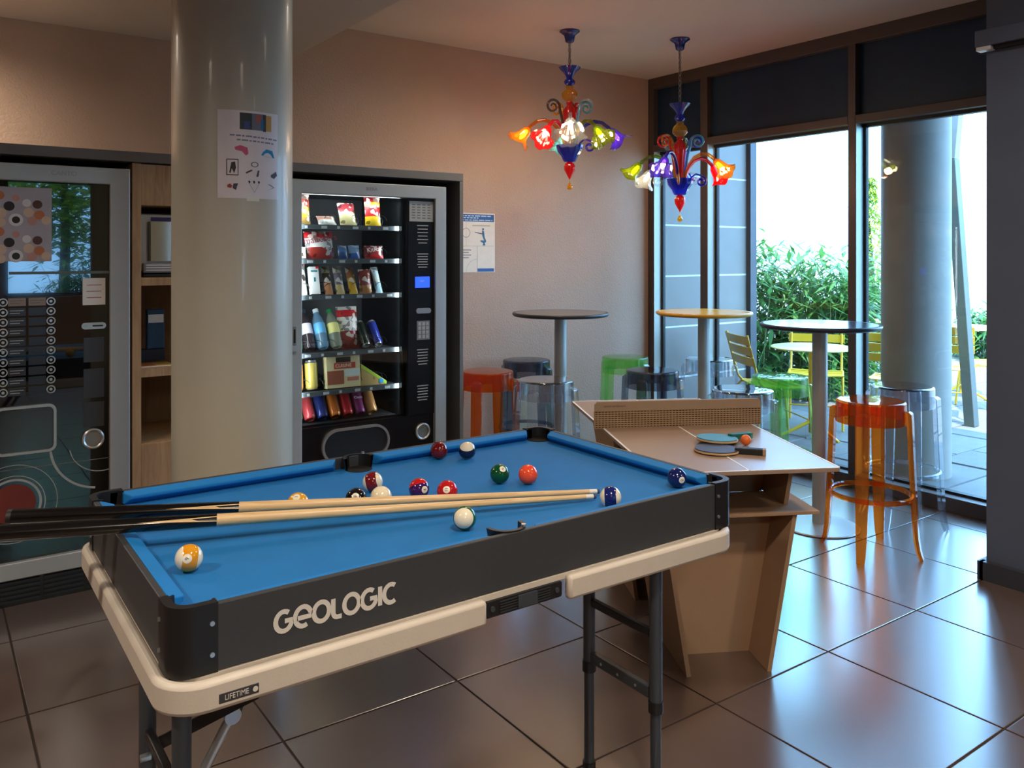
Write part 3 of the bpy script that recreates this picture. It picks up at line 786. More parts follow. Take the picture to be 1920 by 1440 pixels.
bulb_m = glow('lit_bulb', (1.0, 0.82, 0.54), 12.0)
def spiral(c, r0, r1, a0, turns, n=22):
    return [(c[0] + (r0 + (r1 - r0) * i / n) * math.cos(R(a0) - 2 * PI * turns * i / n), c[1] + (r0 + (r1 - r0) * i / n) * math.sin(R(a0) - 2 * PI * turns * i / n)) for i in range(n + 1)]
def chandelier(x, y, ztop, arms, scrolls, curls, label):
    t = tag(empty('chandelier', (x, y, ZC)), label, 'chandelier', 'coloured glass chandeliers')
    zt = ztop - ZC
    MB().lathe([(0.066, -.0005), (0.066, -.006), (0.055, -.014), (0.036, -.030), (0.032, -.05), (0.028, -.07), (0.018, -.076), (0.0001, -.078)], 36, cap=False).build('canopy', enamel_m, t, smooth=50)
    MB().tube([(0, .004, -.076), (.004, .006, (zt - .076) * .5), (.006, .003, zt + .01)], .0022, 6).build('cord', mat('grey_cord', (90, 80, 70), .6), t, smooth=60)
    ch = MB(); z = -.078; k = 0
    while z > zt + .012:
        pts = []
        for i in range(14):
            a = 2 * PI * i / 14; u, v = .0095 * math.cos(a), .021 * math.sin(a)
            pts.append((u if k % 2 else 0, 0 if k % 2 else u, z - .014 + v))
        ch.tube(pts, .0026, 6, closed=True); z -= .034; k += 1
    ch.build('chain', chain_m, t, smooth=60)
    def L(name, prof, m, rib=0.0, kk=0, n=40):
        return MB().lathe([(r, zt + zz) for r, zz in prof], n, rib=rib, k=kk, cap=False).build(name, gl[m], t, smooth=60)
    L('cup', [(0.070, 0.0), (0.062, -.012), (0.040, -.034), (0.026, -.055), (0.018, -.075)], 'blue', .05, 12)
    L('knop', [(0.016, -.072), (0.030, -.082), (0.036, -.095), (0.030, -.110), (0.018, -.120)], 'blue', .05, 12)
    L('amber_ball', [(0.018, -.118), (0.024, -.128), (0.020, -.136), (0.036, -.150), (0.048, -.172), (0.046, -.196), (0.032, -.214), (0.020, -.222)], 'amber', .07, 14, 56)
    L('vase', [(0.018, -.222), (0.022, -.232), (0.016, -.244), (0.030, -.262), (0.043, -.290), (0.041, -.32), (0.033, -.38), (0.027, -.44), (0.024, -.50)], 'red', .03, 10)
    zb = zt - .505
    L('bowl', [(0.020, -.57), (0.045, -.56), (0.078, -.53), (0.084, -.507), (0.088, -.505), (0.086, -.515), (0.078, -.545), (0.055, -.575), (0.044, -.60), (0.036, -.612), (0.0001, -.614)], 'blue', .04, 14)
    L('finial', [(0.014, -.612), (0.030, -.625), (0.037, -.645), (0.034, -.668), (0.020, -.695), (0.008, -.716), (0.0015, -.728)], 'red', .03, 12)
    L('drop', [(0.0012, -.728), (0.0012, -.742), (0.006, -.750), (0.016, -.768), (0.018, -.778), (0.013, -.789), (0.0001, -.793)], 'amber', .03, 8)
    for rel, cl, dz in arms:
        a = R(rel - 35.4); ca, sa = math.cos(a), math.sin(a)
        path = [(.03, -.02), (.045, .04), (.07, .09), (.11, .135), (.16, .155), (.21, .148), (.25, .118), (.270, .095)]
        P = [(r * ca, r * sa, zb + z + dz) for r, z in path]
        ar = MB().tube(P, [.011, .0115, .012, .0125, .0125, .012, .012, .013], 12).build('arm', gl[cl], t, smooth=80)
        # flower shade: ribbed trumpet, axis outward and down, wavy lip
        ax_ = Vector((ca * .66, sa * .66, -.75)).normalized(); q = ax_.to_track_quat('Z', 'Y')
        b0 = Vector(P[-1]) - ax_ * .012
        s = MB(); n = 36; prof = [(.016, 0), (.024, .012), (.031, .035), (.036, .06), (.045, .082), (.060, .098), (.076, .108)]
        for inn in (0, 1):
            vs_ = []
            for j, (r, zz) in enumerate(prof):
                for i in range(n):
                    th = 2 * PI * i / n; wv = (j / 6.0) ** 2
                    rr = (r - .0025 * inn) * (1 + .05 * math.cos(12 * th) + .10 * wv * math.cos(6 * th + rel))
                    vs_.append((rr * math.cos(th), rr * math.sin(th), zz + .014 * wv * math.sin(3 * th + rel)))
            fs = [(j * n + i, j * n + (i + 1) % n, (j + 1) * n + (i + 1) % n, (j + 1) * n + i) for j in range(len(prof) - 1) for i in range(n)]
            s.add(vs_, fs if inn == 0 else [f[::-1] for f in fs])
        fl = s.build('flower_shade', gl[cl], ar, smooth=80, loc=tuple(b0)); fl.rotation_mode = 'QUATERNION'; fl.rotation_quaternion = q; fk = 1.3 if dz > .015 else 1.05; fl.scale = (fk, fk, fk)
        bl = MB().lathe([(.0001, .018), (.010, .022), (.0125, .040), (.0155, .055), (.014, .072), (.008, .088), (.0001, .096)], 16, cap=False).build('bulb', bulb_m, ar, smooth=80, loc=tuple(b0))
        bl.rotation_mode = 'QUATERNION'; bl.rotation_quaternion = q
        l = bpy.data.lights.new('bulb_light', 'POINT'); l.energy = 1.3; l.color = (1.0, 0.70, 0.40); l.shadow_soft_size = .03
        lo = bpy.data.objects.new('bulb_light', l); C.objects.link(lo); lo.parent = t; lo.location = tuple(b0 + ax_ * .125)
    for rel, cl in scrolls:
        a = R(rel - 35.4); ca, sa = math.cos(a), math.sin(a)
        path = [(.03, -.01), (.040, .08), (.052, .16), (.068, .22)] + spiral((.118, .245), .048, .010, 165, 1.45, 26)
        k = len(path)
        w_ = [(.013 - .007 * i / k, .006) for i in range(k)]
        P = [(r * ca, r * sa, zb + z) for r, z in path]
        MB().tube(P, [.0095 - .004 * i / k for i in range(k)], 10).build('scroll', gl[cl], t, smooth=80)
    for rel, cl in curls:
        a = R(rel - 35.4); ca, sa = math.cos(a), math.sin(a)
        path = [(.05, -.03), (.075, .01), (.105, .032), (.135, .022)] + spiral((.140, -.018), .036, .010, 80, 1.2, 20)
        P = [(r * ca, r * sa, zb + z) for r, z in path]; k = len(path)
        MB().tube(P, [.0055 + .004 * i / k for i in range(k)], 10).build('curl', gl[cl], t, smooth=80)
    return t
chandelier(3.415, 4.161, 2.715,
           [(3, 'purple', 0), (-56, 'green', -.02), (-93, 'clear', .02), (-124, 'red', -.02), (177, 'orange', .01), (95, 'teal', 0)],
           [(-160, 'smoke'), (-25, 'clear'), (20, 'teal'), (75, 'green'), (60, 'red'), (130, 'amber')],
           [(-30, 'blue'), (100, 'amber'), (-150, 'clear')],
           'coloured glass chandelier with clear front flower over the dark grey table')
chandelier(4.146, 3.887, 2.515,
           [(175, 'green', 0), (-122, 'purple', .01), (-42, 'orange', .0), (22, 'red', -.01), (128, 'clear', -.03), (75, 'blue', 0)],
           [(-170, 'red'), (-150, 'amber'), (-20, 'teal'), (8, 'blue'), (60, 'green'), (120, 'clear')],
           [(-8, 'blue'), (-105, 'amber'), (-60, 'clear'), (170, 'clear')],
           'coloured glass chandelier with violet front flower before the window')

# ================================================================ PATIO FURNITURE
yel_m = mat('yellow_lacquer', (230, 184, 44), .35, var=.03)
def make_chair():
    t = empty('patio_chair')
    for s in (-1, 1):
        y = s * .225
        MB().tube([(-.20, y, .0), (-.215, y, .22), (-.20, y, .42), (-.16, y, .455), (0, y, .452), (.16, y, .455), (.20, y, .43), (.225, y, .22), (.245, y, .0)], .011, 10).build('leg_frame', yel_m, t, smooth=60)
        MB().tube([(-.15, y * .96, .445), (-.20, y * .96, .50), (-.235, y * .96, .62), (-.285, y * .96, .80), (-.30, y * .96, .87)], .0105, 10).build('back_post', yel_m, t, smooth=60)
    for k in range(6):
        x = -.15 + k * .064; dz = -.012 * math.sin(PI * k / 5)
        pts = [(x, -.235, .463 + dz), (x, -.12, .457 + dz), (x, 0, .455 + dz), (x, .12, .457 + dz), (x, .235, .463 + dz)]
        MB().tube(pts, 0, w=(.028, .004), up=(0, 0, 1)).build('seat_slat', yel_m, t, bevel=.002)
    for k in range(3):
        z = .655 + k * .085; x = -.245 - (z - .655) * .28
        pts = [(x - .018 * math.cos(PI * i / 6 - PI / 2) , -.24 + .08 * i, z) for i in range(7)]
        MB().tube(pts, 0, w=(.037, .004), up=(1, 0, .28)).build('back_slat', yel_m, t, bevel=.002)
    MB().tube([(.205, -.22, .2), (.205, .22, .2)], .006, 8).build('stretcher', yel_m, t, smooth=60)
    return t
chairs = [(5.64, 4.28, -29, 'yellow slatted patio chair beside the panel wall'),
          (6.46, 4.44, 213, 'yellow slatted patio chair facing the viewer behind the round table'),
          (6.74, 3.82, 20, 'yellow slatted patio chair just left of the outside column'),
          (7.75, 3.95, 25, 'yellow slatted patio chair just right of the outside column'),
          (8.45, 3.88, 130, 'yellow slatted patio chair at the right end of the window')]
ch0 = None
for x, y, rz, lab in chairs:
    o = ch0 = make_chair() if ch0 is None else ch0
    if lab != chairs[0][3]: o = copy_tree(ch0)
    o.location = (x, y, -.003); o.rotation_euler = (0, 0, R(rz)); tag(o, lab, 'chair', 'yellow patio chairs')
def patio_table(x, y, r, label):
    t = tag(empty('patio_table', (x, y, -.003)), label, 'table', 'yellow patio tables')
    MB().lathe([(.0001, .728), (r - .012, .728), (r, .732), (r, .738), (r - .006, .742), (.0001, .742)], 56).build('table_top', mat('pale_yellow_top', (236, 230, 150), .3), t, smooth=40)
    MB().cyl((0, 0, .03), .028, .70, 20).build('pole', yel_m, t, smooth=40)
    for k in range(3):
        a = k * 2 * PI / 3 + .4
        MB().tube([(0.02 * math.cos(a), .02 * math.sin(a), .12), (.16 * math.cos(a), .16 * math.sin(a), .05), (.27 * math.cos(a), .27 * math.sin(a), .0)], [.016, .014, .012], 10).build('foot', yel_m, t, smooth=60)
    return t
patio_table(6.02, 4.17, .33, 'round pale yellow patio table behind the navy bar table')
patio_table(9.02, 4.42, .40, 'round pale yellow patio table right of the outside column')
patio_table(9.2, 5.2, .38, 'round pale yellow patio table mostly behind the outside column')
# leaning square post
lp = tag(empty('leaning_post', (7.516, 3.601, -.005)), 'leaning grey green metal post on the patio', 'post')
MB().tube([(0, 0, 0), (-.14, .10, 2.34)], 0, w=(.045, .045), up=(1, 0, 0)).build('shaft', mat('galvanised', (84, 96, 96), .4, metal=.4), lp, bevel=.006)
MB().tube([(-.14, .10, 2.34), (-.09, .065, 3.0)], 0, w=(.043, .043), up=(1, 0, 0)).build('upper_shaft', mat('galvanised_light', (116, 124, 126), .4, metal=.4), lp, bevel=.006)

# ================================================================ PLANTS
leaf_m = mat('bamboo_leaf', (78, 128, 62), .45, var=.3, scale=3)
def leafy(m, tl=.45):
    t = m.node_tree; n = t.nodes; p = n['Principled BSDF']
    tr = n.new('ShaderNodeBsdfTranslucent'); src = p.inputs['Base Color'].links[0].from_socket; t.links.new(src, tr.inputs['Color'])
    mx = n.new('ShaderNodeMixShader'); mx.inputs[0].default_value = tl
    out = [k for k in n if k.type == 'OUTPUT_MATERIAL'][0]
    t.links.new(p.outputs[0], mx.inputs[1]); t.links.new(tr.outputs[0], mx.inputs[2]); t.links.new(mx.outputs[0], out.inputs['Surface'])
leafy(leaf_m)
cane_m = mat('cane', (92, 116, 60), .5)
def leaf_blade(s, p, d, L, wd, sag):
    d = Vector(d).normalized(); side = d.cross(Vector((0, 0, 1)))
    if side.length < .05: side = Vector((1, 0, 0))
    side.normalize(); p = Vector(p)
    m1 = p + d * L * .45 + Vector((0, 0, -sag * .3)); e = p + d * L + Vector((0, 0, -sag))
    s.add([tuple(p), tuple(m1 - side * wd), tuple(m1 + side * wd), tuple(e)], [(0, 1, 2), (1, 3, 2)])
def bamboo(x, y, rad, h, n, seed, label):
    rr = random.Random(seed)
    t = tag(empty('bamboo_bush', (x, y, -.02)), label, 'bush', 'bamboo hedge')
    lf = MB(); cn = MB()
    for k in range(n // 45):
        a = rr.random() * 2 * PI; r0 = rad * math.sqrt(rr.random()) * .7
        bx, by = r0 * math.cos(a), r0 * math.sin(a); lean = (rr.gauss(0, .16), rr.gauss(0, .16)); hh = h * (0.62 + .42 * rr.random())
        P = [(bx + lean[0] * q * q * hh, by + lean[1] * q * q * hh, hh * q) for q in (0, .35, .7, 1)]
        cn.tube(P, [.007, .006, .004, .002], 5)
        for i in range(45):
            q = .12 + .9 * rr.random()
            bx2 = bx + lean[0] * q * q * hh + rr.gauss(0, .09); by2 = by + lean[1] * q * q * hh + rr.gauss(0, .09)
            aa = rr.random() * 2 * PI; up = rr.uniform(-.5, .6)
            leaf_blade(lf, (bx2, by2, min(hh * q, h) + rr.gauss(0, .04)), (math.cos(aa), math.sin(aa), up), rr.uniform(.18, .38), rr.uniform(.016, .028), rr.uniform(.02, .09))
    f = lf.build('foliage', leaf_m, t); f['kind'] = 'stuff'
    c = cn.build('canes', cane_m, t, smooth=60); c['kind'] = 'stuff'
    return t
bamboo(6.95, 5.75, .55, 1.72, 2600, 1, 'tall leafy bamboo bush at the edge of the panel wall')
bamboo(7.65, 5.45, .55, 1.64, 2600, 2, 'leafy bamboo bush behind the round patio table')
bamboo(8.2, 5.42, .5, 1.45, 2200, 3, 'leafy bamboo bush behind the window mullion')
bamboo(10.0, 6.2, .5, 1.55, 1800, 4, 'leafy bamboo bush partly hidden by the outside column')
bamboo(12.9, 6.1, .6, .75, 1200, 5, 'low green shrub at the far right end')
tree_m = mat('tree_leaf', (168, 188, 78), .5, var=.35, scale=2); leafy(tree_m, .6)
bark_m = mat('bark', (84, 68, 54), .9)
def tree(x, y, h, cr, cz, n, seed, label, cone=False, name='leafy_tree', group='trees outside'):
    rr = random.Random(seed)
    t = tag(empty(name, (x, y, -.05)), label, 'tree', group)
    MB().tube([(0, 0, 0), (.05, .02, h * .4), (0, .05, h * .85)], [.11, .08, .02] if not cone else [.06, .05, .01], 8).build('trunk', bark_m, t, smooth=60)
    lf = MB()
    for i in range(n):
        if cone:
            q = rr.random() ** .8; z = .1 + (h - .1) * q; r = cr * (1 - q) * math.sqrt(rr.random()) + .03; a = rr.random() * 2 * PI
            p = (r * math.cos(a), r * math.sin(a), z); L = rr.uniform(.06, .14); wd = .02
        else:
            u = Vector((rr.gauss(0, 1), rr.gauss(0, 1), rr.gauss(0, 1))).normalized() * (rr.random() ** .4)
            p = (u.x * cr, u.y * cr, cz + u.z * cr * .9); L = rr.uniform(.14, .26); wd = .06
        aa = rr.random() * 2 * PI
        leaf_blade(lf, p, (math.cos(aa), math.sin(aa), rr.uniform(-.6, .6)), L, wd, .03)
    f = lf.build('foliage', tree_m, t); f['kind'] = 'stuff'
    return t
tree(11.9, 7.2, 2.75, .55, 0, 2600, 11, 'narrow conifer seen between mullion and outside column', True, 'conifer')
for k, (x, y) in enumerate(((-3.9, -9.2), (-.9, -8.9), (2.1, -9.0), (5.1, -9.4), (.6, -12.4))):
    tree(x, y, 4.8, 1.4, 2.6, 3600, 20 + k, ['broad leafy tree behind the viewer far left', 'broad leafy tree behind the viewer left of centre', 'broad leafy tree behind the viewer at the glass reflection', 'broad leafy tree behind the viewer right of centre', 'broad leafy tree behind the viewer farthest back'][k])
for k, x in enumerate((-1.6, .3, 2.2, 4.1)):  # hedge added to dim and green the light through the window behind
    bamboo(x, -7.4, .75, 1.5, 2000, 40 + k, ['clipped hedge bush behind the viewer, leftmost', 'clipped hedge bush behind the viewer, second from left', 'clipped hedge bush behind the viewer, second from right', 'clipped hedge bush behind the viewer, rightmost'][k])
struct(MB().box(-12, XW + .1, -18, Y0 - .2, -.2, -.03).build('ground_lawn', mat('lawn', (92, 118, 62), .9, var=.25, scale=3)), 'green lawn behind the viewer', 'lawn')
# ================================================================ VENDING CORNER
FY = 4.11
boardg_m = mat('grey_board', (112, 108, 102), .55, var=.05, scale=8)
voidb_m = mat('dark_void', (16, 15, 15), .8)
oak_m = woodmat('light_oak', (196, 160, 118), (170, 134, 96), .55, (9, 9, .9), 1.2)
frame_m = mat('silver_frame', (176, 180, 178), .42, metal=.25, var=.03, scale=20)
blackgl_m = mat('black_glass', (9, 10, 12), .0, var=.05, coat=.6)
blackpan_m = mat('black_panel', (14, 15, 18), .28, var=.05, coat=.2)
sil_m = mat('satin_silver', (190, 190, 188), .32, metal=.7, var=.03)
greyp_m = mat('grey_label', (176, 174, 168), .55, var=.03)
paper_m = mat('white_paper', (232, 228, 222), .7, var=.02)
def FR(a, b, c, d): return (a, b, c, d)

enc = tag(empty('machine_surround', (1.2, 4.5, 0)), 'grey board surround enclosing both vending machines', 'surround')
def eb(name, x0, x1, y0, y1, z0, z1, m, bev=.002): return MB().box(x0 - 1.2, x1 - 1.2, y0 - 4.5, y1 - 4.5, z0, z1).build(name, m, enc, bevel=bev)
eb('lintel', -.30, 2.557, 4.085, 4.935, 1.926, 1.972, boardg_m)
eb('side_panel', 2.532, 2.557, 4.085, 4.935, 0, 1.925, boardg_m)
eb('side_panel', -.30, -.275, 4.085, 4.935, 0, 1.925, boardg_m)
eb('back_panel', -.274, 2.531, 4.925, 4.937, 0, 1.925, voidb_m, None)
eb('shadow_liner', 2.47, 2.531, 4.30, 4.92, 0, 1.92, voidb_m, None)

# ---------------------------------------------------------------- oak cabinet
cb = tag(empty('cabinet', (.784, 4.11, 0)), 'light oak tall cabinet between the vending machines', 'cabinet')
def cbb(name, x0, x1, y0, y1, z0, z1, m=oak_m, bev=.0015): return MB().box(x0, x1, y0, y1, z0, z1).build(name, m, cb, bevel=bev)
Wc = .735
cbb('side_panel', 0, .038, 0, .6, 0, 1.922); cbb('side_panel', Wc - .038, Wc, 0, .6, 0, 1.922)
cbb('back_panel', .039, Wc - .039, .55, .56, 0, 1.92, woodmat('oak_back', (150, 122, 88), (132, 104, 74), .6, (6, 6, .8)))
cbb('upper_door', .039, Wc - .039, .004, .024, 1.730, 1.920)
cbb('shelf', .039, Wc - .039, .01, .55, 1.357, 1.395); cbb('shelf', .039, Wc - .039, .01, .55, .932, .972)
cbb('inner_top', .039, Wc - .039, .03, .55, 1.73, 1.745)
cbb('lower_door', .039, Wc - .039, .004, .024, .03, .622)
cbb('shelf', .039, Wc - .039, .03, .55, .60, .622)
# silver cup dispenser in the upper niche
dv = tag(empty('hot_drink_unit', (.835, 4.15, 1.3955)), 'silver counter unit with mirror front in the oak cabinet', 'appliance')
MB().box(0, .42, .06, .40, .03, .30).build('body', sil_m, dv, bevel=.006)
MB().prism([(.03, .06), (.045, .035), (.18, .028), (.33, .035), (.345, .06)], .075, .262, 'z').build('mirror_front', mat('polished_steel', (205, 208, 206), .06, metal=1.0, var=.01), dv, smooth=50)
MB().box(.05, .16, .054, .0597, .266, .284).build('label', mat('violet_label', (72, 62, 110), .5), dv)
MB().box(.17, .26, .054, .0597, .266, .284).build('label', greyp_m, dv)
MB().box(.005, .41, .0, .40, .0005, .014).build('drip_tray', blackp_m, dv, bevel=.003)
nt2 = MB().box(.01, .20, .02, .055, .02, .066).build('notice_plate', mat('grey_plate', (142, 142, 140), .5), dv, bevel=.003)
for k in range(3): MB().box(.02, .18, .0185, .0198, .030 + k * .012, .035 + k * .012).build('print_line', paper_m, nt2)
# leaflet box and leaflets
lb = tag(empty('leaflet_box', (.86, 4.33, .9825)), 'blue leaflet box standing in the oak cabinet', 'box')
MB().box(0, .115, 0, .06, .0, .055).build('base', mat('navy_card', (18, 22, 44), .6), lb, bevel=.002)
MB().box(.035, .115, .008, .05, .056, .25).build('pack', mat('deep_blue_card', (20, 66, 96), .5), lb, bevel=.004)
MB().box(.04, .11, .005, .0075, .185, .225).build('pack_label', paper_m, lb)
lf_ = tag(empty('leaflet', (.835, 4.16, .9725)), 'flat colourful leaflet on the oak cabinet shelf', 'leaflet')
MB().box(0, .30, 0, .16, 0, .003).build('sheet', paper_m, lf_)
for k, c in enumerate(((188, 110, 52), (206, 160, 60), (76, 120, 66), (70, 90, 120))):
    MB().box(.005 + k * .07, .072 + k * .07, .02, .15, .0031, .0036).build('printed_patch', mat('leaflet_%d' % k, c, .6), lf_)

# ---------------------------------------------------------------- coffee machine (left)
cmx = .42
cm = tag(empty('coffee_machine', (cmx, FY, 0)), 'black hot drinks vending machine with button rows', 'vending machine')
def cmb(mb, name, m, parent=None, **k):
    mb.v = [(v[0] - cmx, v[1] - FY, v[2]) for v in mb.v]; return mb.build(name, m, parent or cm, **k)
cmb(MB().box(.075, .768, FY + .035, 4.90, .01, 1.885), 'body', voidb_m)
rp_ = MB(); ring_panel(rp_, [(.07, .118), (.773, .118), (.773, 1.892), (.07, 1.892)], [(.155, .19), (.688, .19), (.688, 1.818), (.155, 1.818)], FY - .012, FY + .034)
cmb(rp_, 'door_frame', frame_m, bevel=.004)
cmb(MB().box(.155, .688, FY + .012, FY + .03, .19, 1.818), 'front_glass', blackgl_m)
cmb(MB().box(.30, .688, FY + .002, FY + .0118, 1.416, 1.428), 'ledge', mat('green_grey_ledge', (92, 104, 98), .35), bevel=.001)
text('lettering', 'CANTO', .028, (.505 - cmx, -.0125, 1.857), mat('frame_emboss', (150, 150, 146), .4), cm)
for c_, bx in enumerate((.278, .457)):
    for k in range(10):
        bz_ = 1.298 - k * .0427
        s = MB().lathe([(.0130, 0), (.0175, 0), (.0175, .004), (.0130, .004), (.0130, 0)], 24, cap=False)
        s.v = [(bx + v[0], FY + .0105 - v[2], bz_ + v[1]) for v in s.v]
        b = cmb(s, 'button', sil_m, smooth=40)
        MB().cyl((bx - cmx, .0085, bz_), .006, .0034, 12, 'y').build('button_cap', sil_m, b)
for k in range(10):
    z = 1.298 - k * .0427
    for (x0, x1) in ((.297, .362), (.372, .437)):
        lite = k == 0
        p = cmb(MB().box(x0, x1, FY + .0085, FY + .0118, z - .017, z + .017), 'label_plate', mat('plate_beige', (150, 136, 124), .5) if lite else mat('plate_dark', (44, 46, 50), .3))
        if not lite and x0 < .3 or (lite):
            for q in range(2): cmb(MB().box(x0 + .006, x1 - (.008 if q == 0 else .022), FY + .0077, FY + .0084, z + .004 - q * .011, z + .007 - q * .011), 'print_line', greyp_m if not lite else boardg_m, p)
def place(mb): 
    mb.v = [(v[0] - cmx, v[1] - FY, v[2]) for v in mb.v]; return mb
sl = cmb(MB().prism(rrect(.576, .675, 1.168, 1.197, .0143, 6), FY + .002, FY + .0118, 'y'), 'coin_slot', sil_m, smooth=40)
place(MB().box(.620, .662, FY + .0012, FY + .0019, 1.179, 1.186)).build('slit', blackp_m, sl)
place(MB().cyl((.592, FY - .0005, 1.183), .008, .002, 14, 'y')).build('reject_button', frame_m, sl)
rg = MB(); o_, i_ = rrect(.245, .477, .645, .852, .03, 6), rrect(.256, .466, .656, .841, .022, 6)
ring_panel(rg, o_, i_, FY - .004, FY + .0118)
cmb(rg, 'cup_window_frame', sil_m, smooth=40)
cmb(MB().prism(i_, FY + .008, FY + .0112, 'y'), 'cup_window', mat('grey_smoked_window', (48, 52, 50), .12, coat=.5))
rr_ = MB().lathe([(.034, 0), (.046, 0), (.046, .010), (.040, .014), (.034, .010), (.034, 0)], 32, cap=False)
rr_.v = [(.623 + v[0], FY + .0115 - v[2], .677 + v[1]) for v in rr_.v]
rt = cmb(rr_, 'coin_return', sil_m, smooth=50)
place(MB().cyl((.623, FY + .006, .677), .033, .0055, 28, 'y')).build('return_flap', mat('dull_steel', (140, 138, 132), .4, metal=.4), rt)
for (z0, z1) in ((1.02, 1.13), (.86, .99), (.73, .84)):
    cmb(MB().box(.585, .668, FY + .009, FY + .0118, z0, z1), 'instruction_plate', mat('smoked_plate', (58, 58, 60), .3))
cmb(MB().box(.16, .684, FY + .010, FY + .0118, .581, .584), 'seam', boardg_m)
# graphic of a cup on the lower door
cup = cmb(MB().cyl((.315, FY + .0095, .435), .085, .002, 40, 'y'), 'cup_graphic', mat('red_coffee', (120, 44, 34), .4))
for r0, r1 in ((.098, .108), (.118, .122), (.165, .168)):
    s = MB().lathe([(r0, 0), (r1, 0)], 48, cap=False); s.v = [(.315 + v[0], FY + .0095, .435 + v[1]) for v in s.v]; place(s).build('graphic_ring', frame_m, cup)
for (cx, cz, r0, r1, a0, a1) in ((.66, .66, .20, .21, 185, 262), (.66, .66, .13, .134, 190, 300)):
    s = MB().lathe([(r0, 0), (r1, 0)], 30, cap=False, a0=R(a0), a1=R(a1)); s.v = [(cx + v[0], FY + .0095, cz + v[1]) for v in s.v if True]
    cmb(s, 'graphic_arc', frame_m)
gr_ = cmb(MB().box(.075, .768, FY + .012, FY + .034, .0, .117), 'kick_grille', blackpan_m)
for k in range(5):
    for q in range(4):
        place(MB().box(.09 + q * .17, .245 + q * .17, FY + .004, FY + .0118, .016 + k * .02, .026 + k * .02)).build('grille_slat', mat('grille_slat', (32, 36, 42), .5), gr_)
ps = tag(empty('coffee_sheet', (.36, FY + .004, 1.63)), 'sheet printed with coffee cups taped on the drinks machine', 'paper sheet')
MB().box(-.13, .099, 0, .002, -.158, .160).build('sheet', mat('lilac_paper', (176, 170, 176), .5), ps)
random.seed(5)
cupc = [mat('cup_cream', (214, 186, 160), .6), mat('cup_brown', (86, 58, 48), .6), mat('cup_pink', (196, 146, 134), .6), mat('cup_orange', (196, 118, 76), .6), mat('cup_dark', (40, 36, 36), .6), mat('cup_white', (222, 220, 218), .6)]
lay = [(-.095, .115, .022, 3), (-.035, .105, .017, 2), (.005, .085, .02, 5), (.045, .08, .022, 1), (-.06, .07, .024, 4), (-.09, .04, .025, 0), (.012, .045, .024, 0), (.052, .035, .024, 3), (-.09, -.0, .022, 0), (-.035, .012, .032, 5), (-.035, .012, .018, 4), (.025, .008, .022, 2), (.078, .012, .022, 0)]
for half in (0, 1):
    cpm = MB()
    for i, (x, z, r, c) in enumerate(lay): cpm.cyl((x, -.0006 - i * .00003, z - half * .155 + .008), r * .84, .0005, 20, 'y', m=c)
    cpm.build('cup_print', cupc, ps)
nn_ = tag(empty('note', (.6265, FY + .006, 1.336)), 'small white note with red lines on the drinks machine', 'note')
MB().box(-.046, .046, 0, .002, -.06, .06).build('sheet', paper_m, nn_)
for k in range(3): MB().box(-.03, .03, -.0006, -.0001, .028 - k * .028, .031 - k * .028).build('red_line', mat('red_print', (170, 70, 74), .6), nn_)

# ---------------------------------------------------------------- snack machine (right)
smx = 1.99
sm = tag(empty('snack_machine', (smx, FY, 0)), 'snack and drinks vending machine with glass front', 'vending machine')
def smb(mb, name, m, parent=None, **k):
    mb.v = [(v[0] - smx, v[1] - FY, v[2]) for v in mb.v]; return mb.build(name, m, parent or sm, **k)
rp_ = MB(); ring_panel(rp_, [(1.533, .118), (2.45, .118), (2.45, 1.89), (1.533, 1.89)], [(1.59, .19), (2.378, .19), (2.378, 1.818), (1.59, 1.818)], FY - .012, FY + .034)
smb(rp_, 'door_frame', frame_m, bevel=.004)
text('lettering', 'SFERA', .026, (1.981 - smx, -.0125, 1.857), MATS['frame_emboss'], sm)
inner_m = mat('machine_inside', (40, 44, 48), .5)
smb(MB().box(1.535, 1.583, FY + .035, 4.90, .01, 1.885), 'side_wall', inner_m)
smb(MB().box(2.40, 2.445, FY + .035, 4.90, .01, 1.885), 'side_wall', inner_m)
smb(MB().box(1.584, 2.399, 4.66, 4.90, .01, 1.885), 'back_wall', inner_m)
smb(MB().box(1.584, 2.399, FY + .035, 4.659, 1.83, 1.885), 'top_wall', inner_m)
smb(MB().box(2.185, 2.20, FY + .036, 4.659, .60, 1.829), 'mirror_wall', mat('dark_mirror', (70, 76, 78), .12, metal=.9, var=.03))
smb(MB().box(1.584, 2.399, FY + .036, 4.659, .02, .585), 'bin_housing', inner_m)
smb(MB().box(1.59, 2.209, FY + .010, FY + .014, .60, 1.818), 'front_pane', clear('vending_glass', (.90, .93, .93, 1), 0, 1.45))
smb(MB().box(1.585, 2.383, FY + .014, FY + .034, .19, .598), 'lower_panel', blackpan_m)
ctl = smb(MB().box(2.212, 2.383, FY + .004, FY + .034, .60, 1.818), 'control_panel', blackpan_m, bevel=.001)
def cl(x0, x1, z0, z1, name, m, dy=.0012): return smb(MB().box(x0, x1, FY + .004 - dy, FY + .0039, z0, z1), name, m, ctl)
cl(2.219, 2.373, 1.688, 1.802, 'price_sheet', mat('sheet_grey', (170, 170, 164), .6))
for k in range(4):
    for q in range(6): cl(2.235 + k * .033, 2.256 + k * .033, 1.705 + q * .015, 1.711 + q * .015, 'print_line', mat('print_grey', (110, 110, 108), .6), .0018)
for (z1, z0) in ((1.668, 1.565), (1.508, 1.43), (.968, .882), (.764, .68)):
    n = 6
    for q in range(n):
        z = z1 - (z1 - z0) * q / (n - 1) * .95
        wq = (.036, .032, .034, .030, .035, .028)[q]
        cl(2.304 - wq, 2.304 + wq, z - .005, z, 'print_line', greyp_m)
